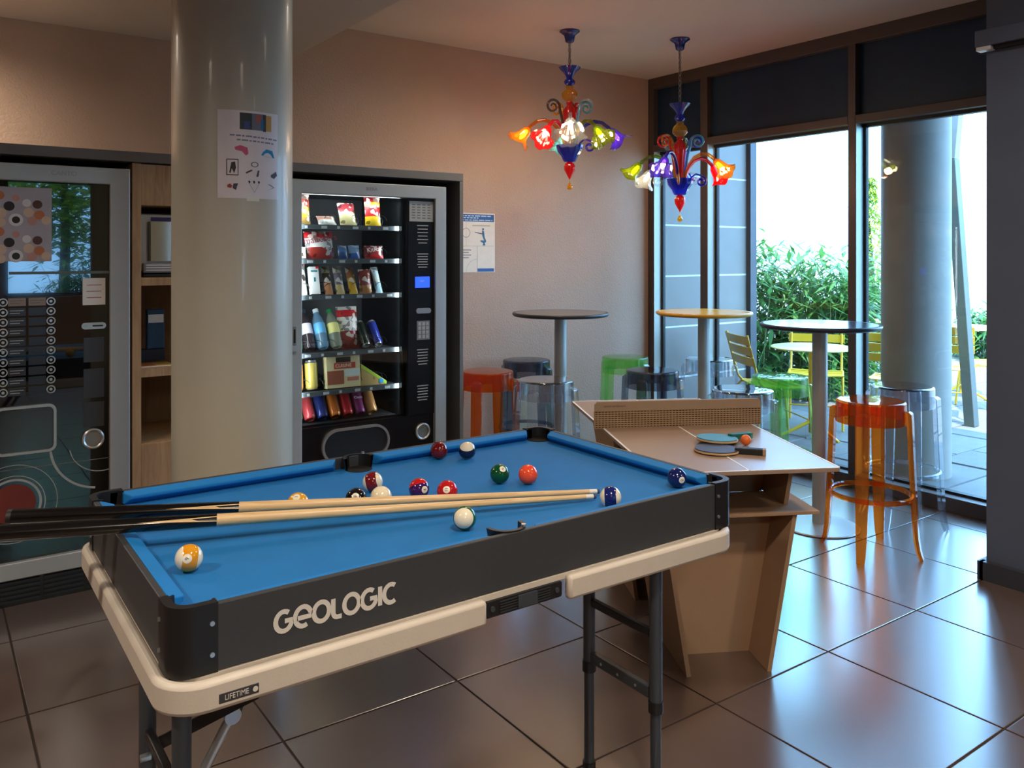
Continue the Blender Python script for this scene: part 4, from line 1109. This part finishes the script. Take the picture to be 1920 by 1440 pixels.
cl(2.256, 2.349, 1.315, 1.377, 'screen', mat('blue_screen', (30, 60, 230), .3, emit=((34, 70, 250), 1.6)))
text('screen_text', 'PRET', .014, (2.30 - smx, .0025, 1.350), letter_m, ctl)
sl = smb(MB().prism(rrect(2.259, 2.353, 1.170, 1.199, .0143, 6), FY - .006, FY + .0039, 'y'), 'coin_slot', sil_m, ctl, smooth=40)
kp = cl(2.266, 2.349, 1.021, 1.128, 'keypad', mat('keypad_steel', (140, 140, 134), .4, metal=.3), .002)
for k in range(3):
    for q in range(4): cl(2.274 + k * .025, 2.292 + k * .025, 1.03 + q * .024, 1.048 + q * .024, 'key', greyp_m, .0038)
rr_ = MB().lathe([(.034, 0), (.047, 0), (.047, .010), (.041, .014), (.034, .010), (.034, 0)], 32, cap=False)
rr_.v = [(2.307 + v[0], FY + .0135 - v[2], .502 + v[1]) for v in rr_.v]
rt = smb(rr_, 'coin_return', sil_m, smooth=50)
q_ = MB().cyl((2.307 - smx, .009, .502), .033, .0045, 28, 'y'); q_.build('return_flap', MATS['dull_steel'], rt)
rg = MB(); o_, i_ = rrect(1.703, 2.096, .395, .578, .09, 8), rrect(1.716, 2.083, .408, .565, .078, 8)
ring_panel(rg, o_, i_, FY - .002, FY + .0138); smb(rg, 'flap_frame', sil_m, smooth=40)
smb(MB().prism(i_, FY + .009, FY + .0136, 'y'), 'delivery_flap', mat('grey_flap', (44, 50, 54), .22, coat=.3))
h_ = smb(MB().prism(rrect(1.540, 1.556, 1.036, 1.134, .004, 3), FY - .016, FY - .0125, 'y'), 'door_handle', mat('grey_handle', (128, 128, 126), .4))
q_ = MB().box(1.5435 - smx, 1.5525 - smx, -.0172, -.0162, 1.05, 1.12); q_.build('recess', voidb_m, h_)
smb(MB().cyl((1.548, FY - .017, 1.0), .009, .0045, 16, 'y'), 'lock', chrome_m)
# cool strip lamp inside
sp = smb(MB().box(1.60, 2.18, FY + .04, FY + .055, 1.818, 1.829), 'strip_lamp', glow('cool_strip', (.80, .92, 1.0), 3.0))
for (lx, lz, sx_, sy_, en, dr) in ((1.89, 1.80, .56, .02, 1.0, (0, .8, -1)), (1.600, 1.2, .02, 1.15, 2.3, (.75, 1, 0)), (2.172, 1.2, .02, 1.15, 2.0, (-.75, 1, 0))):
    al = bpy.data.lights.new('strip_light', 'AREA'); al.shape = 'RECTANGLE'; al.size = sx_; al.size_y = sy_; al.energy = en; al.color = (.86, .94, 1.0)
    alo = bpy.data.objects.new('strip_light', al); C.objects.link(alo); alo.parent = sm; alo.location = (lx - smx, .045, lz)
    alo.rotation_euler = (R(38), 0, 0) if dr[0] == 0 else (R(90), 0, -math.atan2(dr[0], dr[1]))
SH = [1.657, 1.475, 1.285, .980, .776, .603]
strip_m = mat('tray_grey', (92, 102, 106), .4, metal=.3); tagw_m = mat('price_tag', (200, 208, 210), .5)
for k, z in enumerate(SH):
    tr_ = smb(MB().box(1.586, 2.18, FY + .06, 4.62, z - .012, z - .001), 'tray', inner_m)
    smb(MB().box(1.586, 2.18, FY + .052, FY + .0595, z - .022, z + .004), 'tray_lip', strip_m if k < 5 else blackpan_m, tr_)
    if k < 5:
        for q in range(6): smb(MB().box(1.63 + q * .09 + .012 * (k % 3), 1.63 + q * .09 + .012 * (k % 3) + (.032 if (q + k) % 2 else .014), FY + .0505, FY + .0519, z - .017, z - .003), 'price_tag', tagw_m, tr_)
    n = 7
    for q in range(n):
        if k in (0, 1, 2) and q % 2 == 0 or k in (3, 4):
            xq = 1.64 + q * .075; rad = .030
            pts = [(xq + rad * math.cos(a), FY + .085 + .05 * a / (2 * PI), z + .034 + rad * math.sin(a)) for a in [i * PI / 6 for i in range(0, 61)]]
            smb(MB().tube(pts, .0016, 4), 'spiral_coil', blackp_m, tr_)

# ---------------------------------------------------------------- products
PY = FY + .078
def packm(c):
    name = 'wrap_%d_%d_%d' % tuple(c)
    if name in MATS: return MATS[name]
    m = mat(name, c, .3); t = m.node_tree; n = t.nodes; p = n['Principled BSDF']
    src = p.inputs['Base Color'].links[0].from_socket
    tc = n.new('ShaderNodeTexCoord'); vo = n.new('ShaderNodeTexVoronoi'); vo.inputs['Scale'].default_value = 46
    t.links.new(tc.outputs['Object'], vo.inputs['Vector'])
    sx = n.new('ShaderNodeSeparateColor'); t.links.new(vo.outputs['Color'], sx.inputs[0])
    for k, (th_, cc) in enumerate(((.74, (226, 220, 206)), (.80, tuple(int(q * .35) for q in c)))):
        g = n.new('ShaderNodeMath'); g.operation = 'GREATER_THAN'; g.inputs[1].default_value = th_; t.links.new(sx.outputs[k], g.inputs[0])
        f = n.new('ShaderNodeMath'); f.operation = 'MULTIPLY'; f.inputs[1].default_value = .75; t.links.new(g.outputs[0], f.inputs[0])
        mx = n.new('ShaderNodeMix'); mx.data_type = 'RGBA'; mx.inputs['B'].default_value = rgb(*cc)
        t.links.new(src, mx.inputs['A']); t.links.new(f.outputs[0], mx.inputs['Factor']); src = mx.outputs['Result']
    t.links.new(src, p.inputs['Base Color'])
    return m
def rgbm(c, rough=.35, metal=0.0): return mat('pack_%d_%d_%d_%d' % (c[0], c[1], c[2], int(metal * 10)), c, rough, metal, var=.04)
def bag(x, w_, h_, bands, label, k, lean=12, th=.03, word=None, wcol=(240, 236, 230), y=0.0):
    h_ *= 1.1; cols, rows = 8, 12; mats_ = []; s = MB(); vf = []; vb = []
    for j in range(rows + 1):
        for i in range(cols + 1):
            u, v = i / cols, j / rows
            b = (max(0, math.sin(PI * u)) ** .6) * (max(0, math.sin(PI * min(1, max(0, (v - .05) / .9)))) ** .5)
            wr = .0018 * math.sin(17 * u + 9 * v + x * 50)
            xx_ = (u - .5) * w_ * (1 - .06 * math.sin(PI * v)); zz = v * h_
            vf.append((xx_, -th / 2 * b + wr * b, zz)); vb.append((xx_, th / 2 * b, zz))
    N = len(vf); fs = []; mi = []
    for j in range(rows):
        v = (j + .5) / rows; acc = 0; mid = 0
        for q, (fr_, c_) in enumerate(bands):
            acc += fr_
            if v <= acc + 1e-6: mid = q; break
        for i in range(cols):
            a = j * (cols + 1) + i
            fs.append((a, a + 1, a + cols + 2, a + cols + 1)); mi.append(mid)
            fs.append((N + a, N + a + cols + 1, N + a + cols + 2, N + a + 1)); mi.append(mid)
    s.v = vf + vb; s.f = fs; s.mi = mi
    t = tag(empty('snack_bag', (x, PY + th / 2 + y, SH[k] + .0005)), label, 'snack bag', 'products in the snack machine')
    t.rotation_euler = (R(-lean), 0, 0)
    s.build('pouch', [packm(c_) for _, c_ in bands], t, smooth=180)
    if word: text('lettering', word, w_ * .30, (0, -th / 2 - .004, h_ * .68), rgbm(wcol), t, rot=(R(90), R(-8), 0))
    return t
def canp(x, r, h_, c1, label, k, lean=38, c2=(196, 200, 202), word=None, name='drink_can'):
    t = tag(empty(name, (x, PY + r, SH[k] + r * math.sin(R(lean)) + .001)), label, 'can', 'products in the snack machine')
    t.rotation_euler = (R(-lean), 0, 0)
    MB().lathe([(r * .80, .003), (r * .96, .010), (r, .018), (r, h_ - .014)], 24, cap=False).build('body', rgbm(c1, .25, .3), t, smooth=60)
    MB().lathe([(.0001, .007), (r * .6, .006), (r * .74, .0), (r * .80, .003)], 24, cap=False).build('bottom', rgbm(c2, .25, .8), t, smooth=60)
    MB().lathe([(r, h_ - .014), (r * .84, h_ - .002), (r * .86, h_), (r * .78, h_), (r * .74, h_ - .005), (.0001, h_ - .005)], 24, cap=False).build('lid', rgbm((196, 200, 202), .25, .8), t, smooth=60)
    if word: text('lettering', word, r * .72, (0, -r - .001, h_ * .62), rgbm((240, 240, 240)), t, rot=(R(90), 0, 0))
    return t
def bottle(x, r, h_, m, capc, labc, label, k, lean=30):
    t = tag(empty('drink_bottle', (x, PY + r, SH[k] + r * math.sin(R(lean)) + .001)), label, 'bottle', 'products in the snack machine')
    t.rotation_euler = (R(-lean), 0, 0)
    MB().lathe([(.0001, .006), (r * .7, .0), (r * .95, .012), (r, .03), (r * .94, .05), (r, .07), (r, h_ * .62), (r * .85, h_ * .74), (r * .45, h_ * .88), (r * .42, h_ * .92)], 24, cap=False).build('body', m, t, smooth=60)
    MB().lathe([(r * 1.015, h_ * .34), (r * 1.015, h_ * .60)], 24, cap=False).build('wrap_label', rgbm(labc), t, smooth=60)
    MB().cyl((0, 0, h_ * .90), r * .48, h_ * .09, 18).build('cap', rgbm(capc), t, smooth=40)
    return t
def carton(x, w_, h_, d_, c, label, k, lean=8, face=None, word=None, rz=0):
    t = tag(empty('snack_box', (x, PY, SH[k] + d_ * math.sin(R(lean)) + .0005)), label, 'snack box', 'products in the snack machine')
    t.rotation_euler = (R(-lean), 0, R(rz))
    b = MB().box(-w_ / 2, w_ / 2, 0, d_, 0, h_).build('box', rgbm(c), t, bevel=.002)
    for (x0, x1, z0, z1, cc) in (face or []): MB().box(x0 * w_ - w_ / 2, x1 * w_ - w_ / 2, -.0012, -.0002, z0 * h_, z1 * h_).build('printed_patch', rgbm(cc), b)
    if word: text('lettering', word[0], word[1], (0, -.0018, word[2] * h_), rgbm(word[3]), b)
    return t
yel, red, wht, grn, blu = (240, 200, 40), (196, 34, 40), (226, 224, 218), (60, 130, 60), (44, 82, 160)
# row 1
bag(1.630, .10, .150, [(.25, (150, 120, 60)), (.3, yel), (.45, (170, 60, 40))], 'yellow and red crisp bag at the top left of the machine', 0, 10, .04, "Lay's")
bag(1.775, .105, .062, [(.5, (150, 150, 140)), (.5, (150, 110, 96))], 'low clear wrapped pack on the top shelf', 0, 40, .03)
bag(1.895, .10, .125, [(.6, (170, 160, 110)), (.4, (150, 50, 56))], 'green beige snack bag with red top on the top shelf', 0, 22, .03)
bag(2.045, .098, .150, [(.3, yel), (.35, red), (.15, yel), (.2, red)], 'red and yellow crisp bag at the top right shelf', 0, 8, .045, "Lay's")
# row 2
carton(1.622, .05, .062, .03, (214, 210, 190), 'small cream carton tilted at the left of the second shelf', 1, 12, [(.2, .7, .2, .5, (70, 60, 50))], rz=0)
bag(1.735, .165, .140, [(.38, (150, 44, 36)), (.34, wht), (.28, red)], 'wide red and white snack bag on the second shelf', 1, 14, .05, 'maltesers', (150, 50, 60))
bag(1.862, .056, .070, [(.5, (40, 74, 128)), (.5, (70, 110, 160))], 'dark blue biscuit pack on the second shelf', 1, 12, .028, None)
bag(1.928, .066, .072, [(.4, (60, 110, 190)), (.6, (130, 170, 214))], 'pale blue biscuit pack on the second shelf', 1, 12, .028, None)
bag(2.045, .12, .070, [(.3, red), (.4, (150, 40, 46)), (.3, (120, 24, 34))], 'red chocolate bar pack on the second shelf', 1, 12, .028, 'KitKat')
# row 3
bag(1.632, .056, .175, [(.3, wht), (.25, (60, 50, 46)), (.3, wht), (.15, (170, 70, 50))], 'white and red tall bar at the left of the third shelf', 2, 16, .026)
carton(1.702, .052, .150, .03, (222, 224, 222), 'white slim bar box on the third shelf', 2, 14, [(.15, .85, .8, .86, (40, 130, 130)), (.4, .6, .45, .6, (40, 120, 120)), (.7, 1, .92, 1, red)])
bag(1.782, .048, .150, [(.45, (190, 130, 80)), (.3, (70, 50, 40)), (.25, (170, 160, 90))], 'brown and tan chocolate bar on the third shelf', 2, 24, .026)
bag(1.848, .050, .150, [(.35, (200, 180, 120)), (.4, (110, 100, 110)), (.25, (180, 170, 150))], 'silver grey chocolate bar on the third shelf', 2, 24, .026)
bag(1.925, .052, .145, [(.55, (214, 164, 30)), (.45, (170, 110, 60))], 'golden yellow chocolate bar on the third shelf', 2, 26, .026)
bag(1.998, .075, .125, [(.35, (176, 120, 60)), (.65, (130, 52, 44))], 'brown red snack pouch on the third shelf', 2, 12, .035)
bag(2.078, .044, .150, [(.5, (150, 190, 206)), (.5, (190, 214, 222))], 'pale blue chocolate bar at the right of third shelf', 2, 28, .024)
# row 4
cola_m = clear('cola_pet', (.16, .12, .14, 1), .02, 1.45, body=.3); green_pet = clear('green_pet', (.1, .5, .22, 1), .02, 1.45, body=.4)
blue_pet = clear('blue_pet', (.42, .72, .92, 1), .02, 1.45, body=.45); lem_pet = clear('lemon_pet', (.80, .86, .70, 1), .02, 1.45, body=.35)
bottle(1.612, .030, .20, green_pet, (30, 190, 60), (40, 150, 70), 'green bottle at the left edge of the drinks shelf', 3, 20)
bottle(1.682, .033, .235, cola_m, (40, 50, 60), (190, 186, 196), 'dark cola bottle on the drinks shelf', 3)
bottle(1.757, .033, .235, blue_pet, (222, 232, 236), (100, 176, 220), 'pale blue water bottle on the drinks shelf', 3)
bottle(1.835, .033, .230, lem_pet, (30, 140, 70), (232, 226, 140), 'clear lemon drink bottle with green cap', 3)
bag(1.925, .125, .215, [(.38, (150, 50, 40)), (.40, wht), (.14, red), (.08, wht)], 'red and white sweets bag beside the drink bottles', 3, 12, .045, None, y=.05)
canp(2.005, .027, .155, (26, 40, 30), 'black and green slim can on the drinks shelf', 3, 40, (206, 210, 212))
canp(2.078, .027, .155, (34, 52, 140), 'blue and red slim can at right of drinks shelf', 3, 40, (210, 214, 216))
# row 5
canp(1.612, .030, .150, (230, 140, 40), 'orange and yellow tube at the left of the fifth shelf', 4, 6, yel, name='snack_tube')
canp(1.692, .033, .155, (206, 184, 90), 'gold and silver coffee can on the fifth shelf', 4, 8, (200, 204, 206))
carton(1.862, .195, .170, .05, (214, 200, 152), 'large beige sandwich box on the fifth shelf', 4, 6,
       [(.28, .72, .80, .97, (40, 38, 36)), (.22, .86, .60, .79, (184, 76, 56)), (.02, .50, .12, .55, (150, 84, 60)), (.52, .98, .36, .58, (206, 216, 206)), (.6, .95, .2, .32, (190, 120, 100))], ('CUISINE', .026, .695, (240, 226, 190)))
tw = tag(empty('sandwich_wedge', (2.035, PY + .01, SH[4] + .0005)), 'triangular sandwich in green and blue wrap', 'sandwich', 'products in the snack machine')
MB().prism([(-.07, 0), (.085, 0), (.085, .02), (-.07, .125)], 0, .06, 'y').build('wrap', rgbm((176, 150, 96)), tw, bevel=.003)
MB().prism([(-.07, .104), (.085, .0), (.085, .018), (-.07, .123)], -.0012, -.0003, 'y').build('green_edge', rgbm((150, 190, 50)), tw)
MB().cyl((.052, -.0022, .022), .014, .0015, 18, 'y').build('blue_seal', rgbm((50, 140, 200)), tw)
# row 6
row6 = [(1.612, (40, 150, 80), 'green can at the left end of the bottom shelf', None), (1.682, (186, 66, 70), 'pale red can second from left on the bottom shelf', None),
        (1.752, (44, 56, 120), 'dark blue can on the bottom shelf', None), (1.825, (196, 110, 44), 'orange can on the bottom shelf', None),
        (1.898, (176, 36, 44), 'bright red can on the bottom shelf', None), (1.970, (130, 52, 108), 'purple can with white lettering on the bottom shelf', 'Oasis'),
        (2.043, (196, 144, 92), 'tan can at the right end of the bottom shelf', None)]
for x, c, lab, wd in row6: canp(x, .031, .140, c, lab, 5, 36, c, wd)

# ================================================================ NOTICES
# sheet on the round column
ns = tag(empty('notice_sheet', (.97, 3.21, 0)), 'white illustrated notice sheet taped to the round column', 'notice')
def cyl_patch(u0, u1, z0, z1, r, n=10):
    """u in metres along the column surface; 0 = left edge of the sheet"""
    s = MB(); vs_ = []
    for i in range(n + 1):
        a = R(-120.6) + (u0 + (u1 - u0) * i / n) / .2205
        vs_ += [(r * math.cos(a), r * math.sin(a), z0), (r * math.cos(a), r * math.sin(a), z1)]
    s.add(vs_, [(2 * i, 2 * i + 2, 2 * i + 3, 2 * i + 1) for i in range(n)]); return s
def cyl_poly(pts, r):
    s = MB(); vs_ = [(r * math.cos(R(-120.6) + u / .2205), r * math.sin(R(-120.6) + u / .2205), z) for u, z in pts]
    s.add(vs_, [tuple(range(len(pts)))]); return s
ZT, ZBt = 2.020, 1.704; SWd = .2265
cyl_patch(0, SWd, ZBt, ZT, .2212, 20).build('sheet', mat('notice_paper', (226, 220, 224), .35), ns, smooth=180)
def U(x): return (x - 130) / (925 - 130) * SWd
def Zp(y): return ZT - (y - 150) / (1310 - 150) * (ZT - ZBt)
def pr(x0, x1, y0, y1, c, name='print_patch', r=.2216): return cyl_patch(U(x0), U(x1), Zp(y1), Zp(y0), r, 4).build(name, rgbm(c, .5), ns, smooth=180)
pr(395, 545, 180, 400, (42, 50, 56)); pr(545, 690, 180, 400, (110, 112, 130)); pr(690, 735, 180, 410, (40, 40, 60)); pr(735, 815, 190, 400, (190, 150, 70))
pr(600, 660, 190, 300, (170, 90, 70), r=.2218); pr(450, 520, 290, 390, (50, 70, 130), r=.2218); pr(660, 700, 250, 390, (20, 110, 160), r=.2218)
for q, (x0, x1, y) in enumerate(((275, 905, 470), (360, 850, 530))):
    xq = x0
    while xq < x1 - 20:
        wq = random.choice((30, 45, 60, 80)); pr(xq, min(xq + wq, x1), y + (xq - x0) * .04, y + 20 + (xq - x0) * .04, (128, 130, 150), 'print_word'); xq += wq + 14
def pp_(pts, c, name='print_patch'): return cyl_poly([(U(x), Zp(y)) for x, y in pts], .2221).build(name, rgbm(c, .5), ns)
pp_([(330, 640), (400, 610), (490, 640), (500, 720), (470, 745), (420, 690), (345, 675)][::-1], (206, 84, 128))
pp_([(665, 725), (690, 680), (740, 640), (830, 655), (865, 750), (760, 745)][::-1], (20, 140, 196))
for (x0, x1, y0, y1) in ((235, 380, 795, 808), (235, 380, 1000, 1012), (235, 246, 795, 1012), (370, 380, 795, 1012)): pr(x0, x1, y0, y1, (70, 64, 70))
pp_([(295, 840), (340, 830), (350, 910), (330, 985), (300, 920), (285, 985), (270, 975)][::-1], (50, 46, 50))
ringu = [(580 + 50 * math.cos(a), 858 + 36 * math.sin(a)) for a in [i * PI / 10 for i in range(20)]]
s = MB(); vs_ = []
for x, y in ringu:
    for k in (1.0, .72):
        u, z = U(580 + (x - 580) * k), Zp(858 + (y - 858) * k); a = R(-120.6) + u / .2205; vs_.append((.222 * math.cos(a), .222 * math.sin(a), z))
s.add(vs_, [(2 * i, 2 * i + 1, (2 * i + 3) % 40, (2 * i + 2) % 40) for i in range(20)]).build('print_ring', rgbm((110, 108, 112), .5), ns)
pp_([(465, 965), (540, 925), (555, 940), (475, 985)][::-1], (70, 68, 72)); pp_([(620, 935), (642, 935), (628, 1020), (600, 1015)][::-1], (70, 68, 72))
pp_([(805, 985), (890, 930), (912, 980), (860, 1030), (810, 1010)][::-1], (52, 52, 60))
pp_([(245, 1140), (280, 1120), (310, 1150), (290, 1180), (250, 1170)][::-1], (160, 60, 62)); pp_([(320, 1120), (375, 1115), (350, 1205), (310, 1180)][::-1], (70, 66, 80))
for x in (512, 572, 635): pp_([(x - 16, 1085), (x, 1070), (x + 16, 1090), (x, 1118)][::-1], (44, 44, 48))
for x in (512, 635): pp_([(x - 3, 1115), (x + 3, 1115), (580, 1230), (574, 1230)][::-1], (150, 150, 152))
pp_([(755, 1110), (800, 1110), (870, 1150), (760, 1190), (840, 1150)][::-1], (150, 150, 158))
pr(480, 640, 1285, 1345, (222, 226, 214), 'tape')
# wall poster beside the machines
wp = tag(empty('wall_poster', (3.165, YB - .0005, 1.586)), 'white exercise poster with blue header on the back wall', 'poster')
def wpb(x0, x1, z0, z1, c, name, dy=.003): return MB().box(x0, x1, -dy, -dy + .0008, z0, z1).build(name, rgbm(c, .55), wp)
MB().box(-.19, .192, -.0022, 0, -.209, .210).build('sheet', mat('poster_paper', (226, 214, 194), .5), wp)
wpb(-.183, .184, .150, .202, (34, 84, 140), 'header_band')
for q, (z, x1) in enumerate(((.190, .16), (.176, .05), (.161, .17))):
    xq = -.13
    while xq < x1: 
        wq = random.choice((.02, .03, .045)); wpb(xq, min(x1, xq + wq), z - .004, z + .004 - .002 * (q == 2), (176, 200, 220), 'print_word', .0036); xq += wq + .008
wpb(-.183, .184, -.024, -.022, (150, 144, 140), 'rule_line'); wpb(.040, .042, -.205, -.023, (150, 144, 140), 'rule_line'); wpb(-.052, -.051, -.022, .150, (190, 184, 178), 'rule_line')
wpb(.044, .184, -.205, -.182, (36, 90, 150), 'footer_band')
for k in range(4): wpb(-.14, -.01 - .02 * (k % 2), -.055 - k * .018, -.047 - k * .018, (150, 140, 136), 'print_word')
wpb(.0, .15, .118, .126, (180, 168, 150), 'print_word')
fig = [(.082, .088), (.098, .084), (.104, .040), (.118, .010), (.104, -.002), (.110, -.018), (.085, -.018), (.094, -.004), (.066, .012), (.072, .018), (.100, .016), (.084, .050)]
MB().prism(fig, -.0036, -.0026, 'y').build('figure_print', rgbm((44, 96, 130), .5), wp)
MB().prism([(.022, .072), (.085, .060), (.085, .068), (.022, .077)], -.0036, -.0026, 'y').build('figure_arm', rgbm((60, 84, 112), .5), wp)
MB().prism([(.083, .104), (.097, .104), (.098, .090), (.084, .090)], -.0036, -.0026, 'y').build('figure_head', rgbm((44, 96, 130), .5), wp)
s = MB().lathe([(.030, 0), (.034, 0)], 28, cap=False); s.v = [(-.052 + v[0], -.0036, .07 + v[1]) for v in s.v]; s.build('print_ring', rgbm((150, 140, 130), .5), wp)
s = MB().lathe([(.088, 0), (.091, 0)], 16, cap=False, a0=R(90), a1=R(180)); s.v = [(.038 + v[0], -.0036, -.206 + v[1]) for v in s.v]; s.build('print_arc', rgbm((190, 180, 170), .5), wp)
